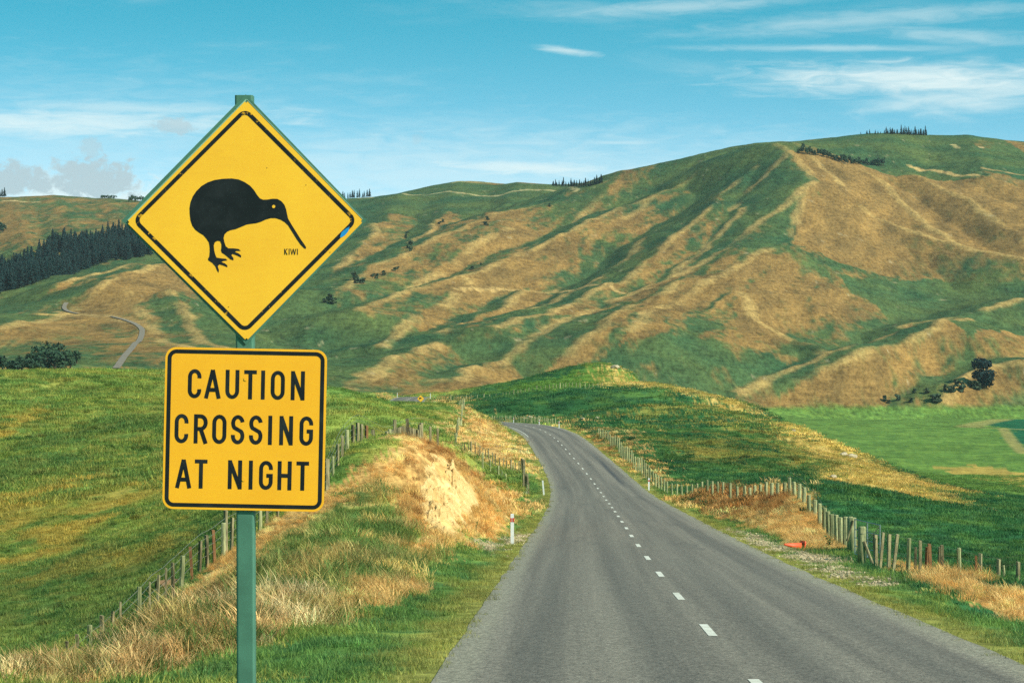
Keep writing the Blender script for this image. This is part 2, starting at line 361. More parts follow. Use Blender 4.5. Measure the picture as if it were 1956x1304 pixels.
BUMP = np.zeros(Z2.shape); BUMP[MT] = B2*fadeM
# near undulation, then the road bed
sdr, rz, sarc = road_query(X2, Y2)
ar = np.abs(sdr)
off = sstep(ar, 4.5, 9)
amp = np.interp(R2, (20, 60, 200, 600, 1000, 1150), (.05, .10, .28, .5, .5, 0))
Z2 += off*amp*(fbm(X2/7, Y2/7, 3, 51)+1.2*fbm(X2/26, Y2/26, 2, 52))
Z2 += np.where(R2 < 700, off*.05*fbm(X2/1.3, Y2/1.3, 2, 54), 0)
blend = sstep(ar, HW+.35, HW+3.0)
lip = -.075-.02*sstep(ar, HW, HW+1.2)
Z2 = np.where(ar < 20, (rz+lip)*(1-blend)+Z2*blend, Z2)
Z2 = np.where(ar < HW-.2, rz-.22, Z2)

# ------------------------------------------------------------------ ground cover: classes laid out on the terrain
C = lambda *a: srgb(*a)
PAL = {  # (three albedo colours mixed by noise)
 'left':   (C(126,140,62), C(100,124,58), C(152,146,70)),
 'dark':   (C(58,102,56), C(86,118,58), C(46,88,56)),
 'patchy': (C(132,130,62), C(74,110,56), C(156,138,68)),
 'bright': (C(94,122,54), C(106,132,58), C(84,112,52)),
 'lime':   (C(96,128,52), C(106,134,56), C(86,118,50)),
 'dry':    (C(230,186,118), C(214,164,94), C(192,154,90)),
 'yellow': (C(188,158,82), C(160,142,70), C(206,172,100)),
 'mix':    (C(128,138,68), C(200,168,100), C(94,122,62)),
 'verge':  (C(98,128,62), C(126,140,66), C(76,112,62)),
 'tall':   (C(236,202,146), C(212,172,114), C(156,142,80)),
 'rust':   (C(164,116,64), C(142,98,56), C(178,134,78)),
 'straw':  (C(236,198,132), C(224,180,112), C(208,168,102)),
 'gravel': (C(168,150,116), C(146,132,104), C(184,166,130)),
 'clay':   (C(206,166,104), C(190,148,90), C(218,182,122)),
 'hill':   (C(100,110,60), C(150,116,62), C(60,96,56)),
}
KEYS = list(PAL)
ZONES = [  # drawn in order; photo polygons dropped on the terrain (min, max distance in m)
 ('lime',   [(955,748),(1050,747),(1150,738),(1152,700),(1090,706),(1000,732)], 470, 720),
 ('yellow', [(1150,738),(1152,700),(1190,698),(1300,733),(1430,772),(1600,848),(1750,912),(1870,962),(1956,983),(1956,1000),(1860,985),(1700,960),(1600,930),(1540,870),(1480,815),(1380,775),(1260,742)], 230, 720),
 ('patchy', [(1190,800),(1300,770),(1420,790),(1520,850),(1600,900),(1640,940),(1560,925),(1440,905),(1330,880),(1260,850)], 180, 480),
 ('yellow', [(1560,880),(1640,900),(1740,925),(1850,965),(1800,972),(1680,950),(1580,930)], 150, 320),
 ('straw',  [(870,866),(886,778),(915,780),(945,800),(975,840),(1000,880),(1003,905),(940,882)], 180, 340),
 ('yellow', [(1000,880),(975,840),(945,800),(955,806),(1000,850),(1020,885),(1025,910),(1003,905)], 180, 340),
 ('dry',    [(815,775),(822,760),(845,745),(858,748),(868,772),(885,778),(850,775)], 330, 640),
 ('dry',    [(690,765),(735,742),(745,742),(765,757),(755,770),(720,772)], 440, 640),
 ('dry',    [(950,803),(1000,797),(1060,798),(1110,815),(1140,830),(1170,850),(1210,880),(1240,905),(1270,935),(1300,945),(1290,935),(1245,890),(1190,845),(1145,820),(1100,800),(1060,793),(950,796)], 150, 420),
 ('mix',    [(440,1150),(480,1060),(560,1010),(650,960),(760,940),(800,960),(800,1010),(830,1060),(780,1090),(660,1130),(560,1160)], 25, 130),
 ('dry',    [(300,1195),(350,1130),(430,1060),(520,1000),(630,935),(745,868),(836,850),(880,868),(915,915),(935,930),(1010,915),(1024,925),(1022,950),(985,985),(960,1010),(900,1035),(840,1060),(790,1050),(770,1000),(750,940),(700,925),(640,965),(560,1010),(500,1060),(440,1150),(380,1200)], 30, 160),
 ('rust',   [(800,870),(838,855),(880,868),(915,920),(940,950),(905,940),(885,895),(850,872),(820,900),(800,960),(795,1020),(775,1000),(785,920)], 60, 130),
 ('tall',   [(-300,1304),(-300,1235),(0,1225),(100,1270),(172,1265),(265,1185),(350,1130),(430,1130),(500,1140),(600,1140),(680,1160),(640,1190),(560,1200),(470,1235),(420,1240),(300,1275),(220,1304)], 24, 62),
 ('dry',    [(630,1150),(740,1110),(800,1105),(740,1150),(670,1185)], 25, 62),
 ('verge',  [(840,1304),(905,1203),(985,1090),(1030,1030),(1000,1030),(940,1060),(870,1070),(800,1100),(760,1150),(640,1190),(560,1215),(470,1240),(300,1304)], 22, 85),
 ('gravel', [(905,1052),(930,1035),(975,1020),(1010,1020),(1005,1036),(960,1040),(915,1058)], 60, 110),
 ('dry',    [(1300,938),(1330,930),(1400,930),(1500,930),(1545,965),(1590,1010),(1610,1050),(1560,1052),(1500,1030),(1440,1010),(1380,985),(1320,958)], 70, 175),
 ('rust',   [(1320,940),(1420,940),(1500,945),(1520,970),(1470,985),(1400,970),(1340,958)], 80, 175),
 ('dry',    [(1690,1095),(1720,1070),(1800,1098),(1900,1125),(2100,1150),(2100,1225),(1956,1195),(1880,1165),(1800,1135)], 45, 90),
 ('gravel', [(1385,1008),(1430,1015),(1490,1040),(1560,1062),(1600,1075),(1560,1080),(1500,1060),(1430,1035)], 60, 125),
 ('gravel', [(1520,1058),(1590,1062),(1650,1100),(1690,1120),(1640,1118),(1570,1085)], 50, 95),
 ('gravel', [(1115,825),(1128,832),(1165,862),(1172,868),(1150,858),(1118,835)], 200, 330),
 ('gravel', [(985,845),(1000,855),(1012,880),(1008,890),(995,875),(985,855)], 190, 300),
 ('rust',   [(1132,832),(1150,838),(1175,860),(1180,872),(1165,862),(1140,845)], 200, 330),
 ('clay',   [(794,948),(810,905),(828,872),(846,876),(866,890),(884,910),(904,940),(912,968),(892,988),(898,1014),(866,1036),(830,1024),(806,985)], 60, 130),
 ('clay',   [(790,1045),(800,1030),(815,1020),(822,1045),(800,1055)], 60, 130),
]
ZXY = [(k, hits(pl, a, b)[:, :2]) for (k, pl, a, b) in ZONES]
def classify(X, Y, jit=1.0):
    r = np.hypot(X, Y); th = np.arctan2(X, Y)
    sd_, _, _ = road_query(X, Y)
    cls = np.full(X.shape, KEYS.index('left'))
    cls[(sd_ > 0) & (sd_ < 900)] = KEYS.index('dark'); cls[(sd_ > 900) & (X > 0)] = KEYS.index('dark')
    cls[(r > 560) & (th > .03) & (np.abs(sd_) > 25)] = KEYS.index('bright')
    cls[(r > 660) & (th <= .03)] = KEYS.index('hill')
    fw = sstep(r, 90, 320)
    ax = X+fbm(X/1.8, Y/1.8, 3, 61)*.75*jit+fbm(X/11, Y/11, 3, 62)*2.6*fw
    ay = Y+fbm(X/1.8, Y/1.8, 3, 67)*1.1*jit+fbm(X/11, Y/11, 3, 68)*5.5*fw
    vw = 2.1+fbm(X/5, Y/5, 3, 71)*1.3
    vm = (np.abs(sd_) < HW+vw)
    cls[vm] = KEYS.index('verge')
    rj = np.random.default_rng(5)
    sg = .22+1.6*sstep(r, 100, 200)+3.0*sstep(r, 200, 420)
    ax = ax+rj.normal(0, 1, X.shape)*sg*.7; ay = ay+rj.normal(0, 1, X.shape)*sg*1.5
    pn = fbm(X/9, Y/22, 4, 73)
    for k, poly in ZXY:
        m = inpoly(ax, ay, poly)
        if k == 'clay': m = inpoly(X+fbm(X/.9, Y/.9, 3, 61)*.25, Y+fbm(X/.9, Y/.9, 3, 67)*.3, poly)
        if k == 'patchy': m &= pn+.25*rj.normal(0, 1, X.shape) > -.02
        if k not in ('verge',): m &= np.abs(sd_) > HW+(.7 if k != 'gravel' else .3)
        cls[m] = KEYS.index(k)
    return cls, sd_
def tint3(cls, X, Y, sc=1.0):
    r = np.hypot(X, Y); fw = sstep(r, 80, 300)
    n1 = .5+(fbm(X/3.2, Y/3.2, 4, 81)*(1-.55*fw)+fbm(X/16, Y/16, 4, 82)*.9*fw)
    n2 = .5+(fbm(X/1.1, Y/1.1, 3, 91)*(1-.55*fw)+fbm(X/6, Y/6, 3, 92)*.9*fw)
    a = np.array([PAL[k][0] for k in KEYS])[cls]; b = np.array([PAL[k][1] for k in KEYS])[cls]; c = np.array([PAL[k][2] for k in KEYS])[cls]
    w = sstep(n1, .38, .62)[..., None]; w2 = sstep(n2, .45, .75)[..., None]*.8
    big = np.clip(fbm(X/35, Y/35, 3, 99), -.8, .8)[..., None]
    col = (a*(1-w)+b*w)*(1-w2)+c*w2
    return col*(1+.22*big)
# a few hand-placed streaks of dry grass on the left paddock
STREAK = [hits(p, 60, 260)[:, :2] for p in ([(0,985),(60,945),(150,920)],[(70,1060),(120,1030),(150,1000)],[(190,945),(280,925)],[(190,975),(240,960),(300,935)],[(60,1110),(150,1075),(260,1060)],[(0,1010),(40,1000)],[(0,830),(60,790)])]
DARKP = [hits(p, 60, 260)[:, :2] for p in ([(110,845),(160,830)],[(0,900),(100,880)],[(230,820),(300,800)],[(60,1090),(200,1180),(100,1190),(0,1180)],[(180,1150),(300,1090)])]
def color_at(X, Y, sc=1.0):
    cls, sd_ = classify(X, Y); col = tint3(cls, X, Y, sc)
    eg = (cls == KEYS.index('verge')) & (np.abs(sd_) < HW+1.3)
    if eg.any():
        w_ = (.65*sstep(-np.abs(sd_[eg])+.5*fbm(X[eg]/1.5, Y[eg]/1.5, 2, 3), -HW-1.3, -HW-.5))[:, None]; col[eg] = col[eg]*(1-w_)+C(160,146,74)*w_
    lf = (cls == KEYS.index('left'))
    if lf.any():
        xs, ys = X[lf], Y[lf]; jj = fbm(xs/3, ys/3, 3, 111)*2.2
        m = np.zeros(xs.shape)
        for q in STREAK: m = np.maximum(m, sstep(-(pdist(xs, ys, q)+jj*1.3), -2.2, -.2))
        dk = np.zeros(xs.shape)
        for q in DARKP: dk = np.maximum(dk, sstep(-(pdist(xs, ys, q)+jj*1.6), -6, -1))
        c = col[lf]; c = c*(1-m[:, None])+C(176,146,66)*m[:, None]*.75+c*m[:, None]*.25; c = c*(1-.5*dk[:, None])+C(60,96,50)*.5*dk[:, None]; col[lf] = c
    return col, cls, sd_

# ---- colour of every terrain vertex
VC = np.zeros(Z2.shape+(3,))
nm = ~MT
VC[nm], CLS, _ = color_at(X2[nm].copy(), Y2[nm].copy(), 1.0)
lit = np.zeros(Z2.shape, bool); lit[nm] = np.isin(CLS, [KEYS.index(k) for k in ('dry', 'tall', 'rust', 'straw')])
VC[lit] = VC[lit]*.35+C(174,136,82)*.65                     # brown litter and soil under the standing dry grass
rm, thm = R2[MT], T2[MT]
def zone(pl, soft=10):
    q = hits(pl, 1130)[:, :2]
    return inpoly(Xm+jx, Ym+jy, q).astype(float)
dry_ = .27-.24*(1-sstep(rm, 1450, 2000))+.50*fbm(Xm/15, Ym/48, 4, 123)+.40*fbm(Xm/5, Ym/17, 2, 125)+.5*fbm(al/230, pe/42, 4, 121)+.45*fbm(Xm/210, Ym/210, 3, 131)+.25*np.clip((B-ENV/EW)/12, -1, .6)
streak = fbm(al/300, pe/17, 3, 141)
dry_ += .2*streak
tanf = 1.08+.32*fbm(Xm/15, Ym/48, 4, 124)+.32*fbm(Xm/5, Ym/17, 2, 126)+.3*fbm(al2/260, pe2/34, 4, 151)+.25*fbm(Xm/150, Ym/150, 3, 153)-.5*sstep(-Z2[MT], -115, -75)
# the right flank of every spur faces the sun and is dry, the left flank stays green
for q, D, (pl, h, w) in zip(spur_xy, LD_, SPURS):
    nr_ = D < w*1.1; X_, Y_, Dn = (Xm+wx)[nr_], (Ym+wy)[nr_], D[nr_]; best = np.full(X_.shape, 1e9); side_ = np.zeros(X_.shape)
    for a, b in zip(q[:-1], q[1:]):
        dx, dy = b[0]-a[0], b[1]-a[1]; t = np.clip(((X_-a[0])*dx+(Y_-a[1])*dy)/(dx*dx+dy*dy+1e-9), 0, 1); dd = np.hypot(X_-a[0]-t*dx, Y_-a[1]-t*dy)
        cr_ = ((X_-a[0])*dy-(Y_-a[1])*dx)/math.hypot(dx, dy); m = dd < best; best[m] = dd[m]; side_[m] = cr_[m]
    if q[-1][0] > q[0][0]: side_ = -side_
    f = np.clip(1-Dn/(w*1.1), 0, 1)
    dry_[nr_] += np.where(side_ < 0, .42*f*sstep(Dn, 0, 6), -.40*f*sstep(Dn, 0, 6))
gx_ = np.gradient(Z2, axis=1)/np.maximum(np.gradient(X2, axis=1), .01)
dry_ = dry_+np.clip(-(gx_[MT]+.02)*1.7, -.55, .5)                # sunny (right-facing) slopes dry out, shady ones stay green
tdist = pdist(Xm, Ym, np.concatenate((TANP[9:14, :2], TANP[:1, :2])))
dry_ = dry_-.9*(1-sstep(tdist, 30, 110))                   # green strip along the fence left of the tan face
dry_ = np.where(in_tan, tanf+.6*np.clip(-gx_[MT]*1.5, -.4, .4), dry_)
for pl, bias in (([(1485,300),(1525,292),(1690,318),(1956,345),(2200,345),(2200,240),(1956,262),(1700,248),(1470,256),(1380,272),(1440,300)], -.95),
                 ([(1240,372),(1330,300),(1400,275),(1480,300),(1572,383),(1500,420),(1400,400),(1330,360)], -.38),
                 ([(1590,523),(1780,532),(1956,540),(2200,545),(2200,650),(1956,640),(1840,642),(1700,610),(1640,560)], -1.6),
                 ([(1490,505),(1410,560),(1400,620),(1290,690),(1190,700),(1250,640),(1330,580)], -.55),
                 ([(1100,700),(1300,640),(1440,660),(1560,700),(1430,770),(1300,770),(1200,720)], -.6), ([(1200,600),(1400,530),(1420,640),(1300,700),(1150,700)], -.4), ([(1560,640),(1700,610),(1780,645),(1680,695),(1600,700)], -.3),
                 ([(1405,585),(1490,512),(1560,525),(1640,565),(1600,605),(1500,650),(1420,622)], .15),
                 ([(1680,660),(1790,648),(1900,685),(1850,735),(1790,778),(1640,785),(1560,775),(1700,705)], .15),
                 ([(640,372),(760,368),(870,345),(1090,350),(1080,385),(960,405),(800,410),(660,420)], -.7),
                 ([(680,420),(860,405),(960,410),(920,440),(800,490),(700,540),(620,540)], .25),
                 ([(1100,430),(1300,380),(1480,430),(1400,520),(1250,560),(1050,600),(880,640),(750,600),(900,500)], .28),
                 ([(1230,545),(1389,387),(1405,400),(1250,555)], .5), ([(1255,560),(1410,410),(1440,420),(1300,560)], -.5),
                 ([(0,372),(300,378),(300,470),(0,500)], .45), ([(0,380),(120,382),(200,420),(0,430)], -.25),
                 ([(0,590),(300,520),(420,640),(300,720),(0,730)], .5), ([(180,620),(300,560),(400,640),(300,660)], -.4),
                 ([(620,700),(860,640),(1000,720),(860,760),(640,760)], .1), ([(1915,258),(2050,262),(2050,310),(1956,298)], 1.3)):
    dry_ += zone(pl)*bias
dry_ = dry_+.25*(rg2-.62)
dry_ = sstep(dry_, .08, .92)[..., None]
gA, gB = C(54,82,52), C(84,96,52)
mixg = np.clip(.5+fbm(Xm/70, Ym/70, 4, 161), 0, 1)[..., None]
tA, tB = C(146,112,62), C(114,90,52)
mixt = np.clip(.5+.9*fbm(al/90, pe/20, 4, 171), 0, 1)[..., None]
hc = (gA*(1-mixg)+gB*mixg)*(1-dry_)+(tA*(1-mixt)+tB*mixt)*dry_
# pale worn crests, stock tracks and scars
for D, (pl, h, w) in list(zip(LD_, SPURS))[:33]:
    m = ((1-sstep(rm, 2350, 2600))*sstep(-(D+fbm(Xm/18, Ym/18, 3, 17)*2.5), -6.5, -2.0)*sstep(fbm(Xm/90, Ym/90, 2, 19), -.5, .0))[..., None]*.75
    hc = hc*(1-m)+C(170,138,82)*m
crest = 0*sstep(B, 9, 16)*sstep(fbm(al/120, pe/60, 3, 181), -.5, .4); hc = hc*(1-.5*crest[..., None])+C(164,132,78)*.5*crest[..., None]
scar = sstep(fbm(al/20, pe/10, 4, 191), 0.58, .72)*.45; hc = hc*(1-scar[..., None])+C(176,156,120)*scar[..., None]
dks = sstep(fbm(Xm/14, Ym/14, 3, 195)-.25*dry_[..., 0], .46, .62)*.5; hc = hc*(1-dks[..., None])+C(52,64,44)*dks[..., None]
TRACKS = [([(875,553),(950,552),(1060,557),(1180,557),(1240,550)],5,(180,146,90)),([(680,368),(780,372),(850,366),(960,372),(1010,362),(1060,364),(1100,365)],6,(176,158,110)),([(1740,318),(1790,326),(1870,336)],5,(196,160,100)),
          ([(1880,322),(1956,334)],5,(170,140,90)),([(1820,276),(1832,284)],4,(206,180,120)),([(1858,280),(1875,282)],4,(206,170,120)),([(870,348),(930,349)],6,(190,170,110)),([(10,384),(70,386)],8,(190,160,110)),
          ([(120,596),(170,602),(215,604),(262,618)],9,(150,122,76)),([(80,600),(128,600)],9,(210,168,98))]
for pl, w, c in TRACKS:
    q = hits(pl, 1130)[:, :2]; m = sstep(-(pdist(Xm, Ym, q)+fbm(Xm/12, Ym/12, 2, 7)*w*.7), -w, -w*.3)[..., None]*.85
    hc = hc*(1-m)+C(*c)*m
flat = (Z2[MT] < -22) & (thm > .05)
fl = sstep(-Z2[MT]+fbm(Xm/30, Ym/30, 3, 201)*1.2, 23.5, 25.5)*(thm > .05)
cb_ = tint3(np.full(Xm.shape, KEYS.index('bright')), Xm, Ym)
hc = hc*(1-fl[..., None])+cb_*fl[..., None]
VC[MT] = hc
# darker paddock, dry drain and hedge lines on the valley floor
ZV = (R2 > 480) & (R2 < 1500) & (T2 > .06)
for pl, c in (([(1870,810),(1956,800),(2100,800),(2100,870),(1956,862),(1918,818)], (36,92,60)), ([(1800,893),(1870,890),(1956,905),(2100,915),(2100,935),(1956,932),(1880,918)], (168,142,70))):
    q = hits(pl, 480, 1600)[:, :2]; m = inpoly(X2[ZV]+fbm(X2[ZV]/20, Y2[ZV]/20, 3, 5)*10, Y2[ZV]+fbm(X2[ZV]/20, Y2[ZV]/20, 3, 6)*14, q)
    t_ = VC[ZV]; t_[m] = C(*c); VC[ZV] = t_
for pl, w, c in (([(1850,815),(1890,805),(1956,795)], 9, (150,140,80)), ([(1850,816),(1916,818),(1956,820)], 6, (140,136,84)), ([(1916,818),(1940,850),(1956,866)], 3.5, (150,136,80))):
    q = hits(pl, 480, 1600)[:, :2]; m = sstep(-pdist(X2[ZV], Y2[ZV], q), -w, -w*.4)[..., None]*.8
    VC[ZV] = VC[ZV]*(1-m)+C(*c)*m

# ------------------------------------------------------------------ materials
def newmat(name):
    m = bpy.data.materials.new(name); m.use_nodes = True; T = NT(m.node_tree)
    b = T.n['Principled BSDF']; b.inputs['Roughness'].default_value = .85; b.inputs['Specular IOR Level'].default_value = .2
    return m, T, b
def bump(T, b, h, strength, dist):
    n = T.add('ShaderNodeBump'); n.inputs['Strength'].default_value = strength; n.inputs['Distance'].default_value = dist
    T.l.new(h, n.inputs['Height']); T.l.new(n.outputs[0], b.inputs['Normal'])
def terrain_mat(name, fine, big, bd, sy=1.0):
    m, T, b = newmat(name)
    at = T.add('ShaderNodeAttribute', attribute_name='col'); geo = T.add('ShaderNodeNewGeometry')
    pos_ = T.mapping(geo.outputs['Position'], (1, sy, 1))
    n1 = T.noise(pos_, fine, 8, .78); n2 = T.noise(pos_, big, 4, .6)
    n3 = T.noise(T.mapping(geo.outputs['Position'], (fine*.16, fine*.16, fine*2.4)), 1, 5, .7)
    k = T.math('ADD', T.ramp(n1, .25, .75, .45, 1.55), T.ramp(n2, .3, .7, -.16, .16))
    k = T.math('ADD', k, T.ramp(n3, .3, .7, -.15, .15))
    vm = T.add('ShaderNodeVectorMath', operation='SCALE'); T.l.new(at.outputs['Color'], vm.inputs[0]); T.l.new(k, vm.inputs['Scale'])
    T.l.new(vm.outputs[0], b.inputs['Base Color']); b.inputs['Roughness'].default_value = 1; b.inputs['Specular IOR Level'].default_value = .05
    bump(T, b, n1, .9, bd)
    return m
def flat_mat(name, c, rough=.7, var=.15, scale=8, spec=.2, metal=0, bmp=0):
    m, T, b = newmat(name); tc = T.add('ShaderNodeTexCoord')
    nz = T.noise(tc.outputs['Object'], scale, 5, .6)
    col = T.mix(T.ramp(nz, .3, .7), tuple(np.clip(np.array(c)*(1-var), 0, 1)), tuple(np.clip(np.array(c)*(1+var), 0, 1)))
    T.l.new(col, b.inputs['Base Color']); b.inputs['Roughness'].default_value = rough; b.inputs['Specular IOR Level'].default_value = spec; b.inputs['Metallic'].default_value = metal
    if bmp: bump(T, b, nz, .6, bmp)
    return m
def blade_mat(name):
    m, T, b = newmat(name)
    at = T.add('ShaderNodeAttribute', attribute_name='tuft_col', attribute_type='INSTANCER'); geo = T.add('ShaderNodeNewGeometry')
    k = T.ramp(geo.outputs['Random Per Island'], 0, 1, .62, 1.38)
    vm = T.add('ShaderNodeVectorMath', operation='SCALE'); T.l.new(at.outputs['Color'], vm.inputs[0]); T.l.new(k, vm.inputs['Scale'])
    T.l.new(vm.outputs[0], b.inputs['Base Color']); b.inputs['Roughness'].default_value = .7
    tr = T.add('ShaderNodeBsdfTranslucent'); T.l.new(vm.outputs[0], tr.inputs[0])
    mx = T.add('ShaderNodeMixShader'); mx.inputs[0].default_value = .30; T.l.new(b.outputs[0], mx.inputs[1]); T.l.new(tr.outputs[0], mx.inputs[2])
    T.l.new(mx.outputs[0], T.n['Material Output'].inputs[0])
    return m
M_GROUND = terrain_mat('ground_turf', 2.2, .11, .05)
M_HILL = terrain_mat('hill_pasture', .34, .06, .7, .28)
M_BLADE = blade_mat('grass_blade')
def wood_mat(name, c1, c2):
    m, T, b = newmat(name); tc = T.add('ShaderNodeTexCoord'); oi = T.add('ShaderNodeObjectInfo')
    v = T.mapping(tc.outputs['Object'], (14, 14, 2.2)); nz = T.noise(v, 1, 5, .65)
    off_ = T.math('ADD', T.ramp(nz, .3, .7), T.math('MULTIPLY', T.math('SUBTRACT', oi.outputs['Random'], .5), .7), clamp=True)
    T.l.new(T.mix(off_, c1, c2), b.inputs['Base Color']); bump(T, b, nz, .5, .01)
    return m
M_WOOD = wood_mat('weathered_wood', tuple(C(78,70,50)), tuple(C(158,146,108)))
M_WOODR = wood_mat('rusty_batten', tuple(C(96,62,40)), tuple(C(136,96,62)))
M_WOODG = wood_mat('treated_post', tuple(C(110,114,78)), tuple(C(176,172,124)))
M_WIRE = flat_mat('fence_wire', C(150,150,130), .45, .1, 3, .5, .6)
M_GALV = flat_mat('galvanised_steel', C(150,165,160), .4, .1, 20, .5, .7)

# ------------------------------------------------------------------ terrain meshes
def tag(o, label=None, cat=None, group=None, kind=None):
    if label: o['label'] = label
    if cat: o['category'] = cat
    if group: o['group'] = group
    if kind: o['kind'] = kind
    return o
def link(name, me, mat=None, parent=None):
    o = bpy.data.objects.new(name, me); COL.objects.link(o)
    if mat is not None and me is not None and len(me.materials) == 0: me.materials.append(mat)
    if parent is not None: o.parent = parent
    return o
def empty(name, loc=(0, 0, 0), rz=0):
    o = bpy.data.objects.new(name, None); COL.objects.link(o); o.location = loc; o.rotation_euler = (0, 0, rz); o.empty_display_size = .2
    return o
def grid_mesh(name, i0, i1):
    x, y, z = X2[i0:i1], Y2[i0:i1], Z2[i0:i1]; nr, nc = x.shape
    v = np.stack((x, y, z), -1).reshape(-1, 3).astype(np.float32)
    a = np.arange(nr*nc).reshape(nr, nc)
    ql = np.stack((a[:-1, :-1], a[:-1, 1:], a[1:, 1:], a[1:, :-1]), -1).reshape(-1, 4)[:, ::-1]
    me = bpy.data.meshes.new(name); me.vertices.add(len(v)); me.vertices.foreach_set('co', v.ravel())
    me.loops.add(ql.size); me.loops.foreach_set('vertex_index', ql.ravel().astype(np.int32))
    me.polygons.add(len(ql)); me.polygons.foreach_set('loop_start', np.arange(0, ql.size, 4, dtype=np.int32))
    me.update(calc_edges=True)
    ca_ = me.color_attributes.new('col', 'FLOAT_COLOR', 'POINT')
    c = np.concatenate((np.clip(VC[i0:i1], 0, 1).reshape(-1, 3), np.ones((len(v), 1))), 1).astype(np.float32)
    ca_.data.foreach_set('color', c.ravel())
    me.polygons.foreach_set('use_smooth', np.ones(len(ql), bool))
    return me
ih = int(np.nonzero(RR >= 1120)[0][0])
g_ = link('ground', grid_mesh('ground', 0, ih+1), M_GROUND); tag(g_, kind='structure')
h_ = link('hills', grid_mesh('hills', ih, len(RR)), M_HILL); tag(h_, kind='structure')
#==PART2==
# ------------------------------------------------------------------ mesh helpers
def mesh(name, verts, faces, smooth=False):
    me = bpy.data.meshes.new(name); me.from_pydata([tuple(map(float, v)) for v in verts], [], faces); me.update()
    if smooth: me.polygons.foreach_set('use_smooth', np.ones(len(me.polygons), bool))
    return me
def bm_mesh(name, bm, smooth=False):
    me = bpy.data.meshes.new(name); bmesh.ops.recalc_face_normals(bm, faces=bm.faces[:]); bm.to_mesh(me); bm.free()
    if smooth: me.polygons.foreach_set('use_smooth', np.ones(len(me.polygons), bool))
    return me
def tube(pts, rad, n=8, name='tube', caps=True):
    """tapered tube along points; rad is one radius or a list"""
    V = []; Fc = []; pts = [Vector(p) for p in pts]
    for i, p in enumerate(pts):
        t = (pts[min(i+1, len(pts)-1)]-pts[max(i-1, 0)]).normalized()
        a = t.orthogonal().normalized() if abs(t.z) < .99 else Vector((1, 0, 0)); b = t.cross(a).normalized(); a = b.cross(t)
        r = rad[i] if hasattr(rad, '__len__') else rad
        for k in range(n):
            w = 2*math.pi*k/n; V.append(p+a*r*math.cos(w)+b*r*math.sin(w))
    for i in range(len(pts)-1):
        for k in range(n): Fc.append((i*n+k, i*n+(k+1) % n, (i+1)*n+(k+1) % n, (i+1)*n+k))
    if caps: Fc.append(tuple(range(n))[::-1]); Fc.append(tuple(range((len(pts)-1)*n, len(pts)*n)))
    return V, Fc
def tube_mesh(name, pts, rad, n=8, smooth=False): return mesh(name, *tube(pts, rad, n), smooth)
def prism(poly, z0, z1, bevel=0):
    """flat polygon (x,z plane) extruded in y from z0 (front, towards the viewer) to z1"""
    bm = bmesh.new(); a = [bm.verts.new((x, z0, z)) for x, z in poly]; f = bm.faces.new(a)
    r = bmesh.ops.extrude_face_region(bm, geom=[f]); vs = [g for g in r['geom'] if isinstance(g, bmesh.types.BMVert)]
    for v in vs: v.co.y = z1
    return bm

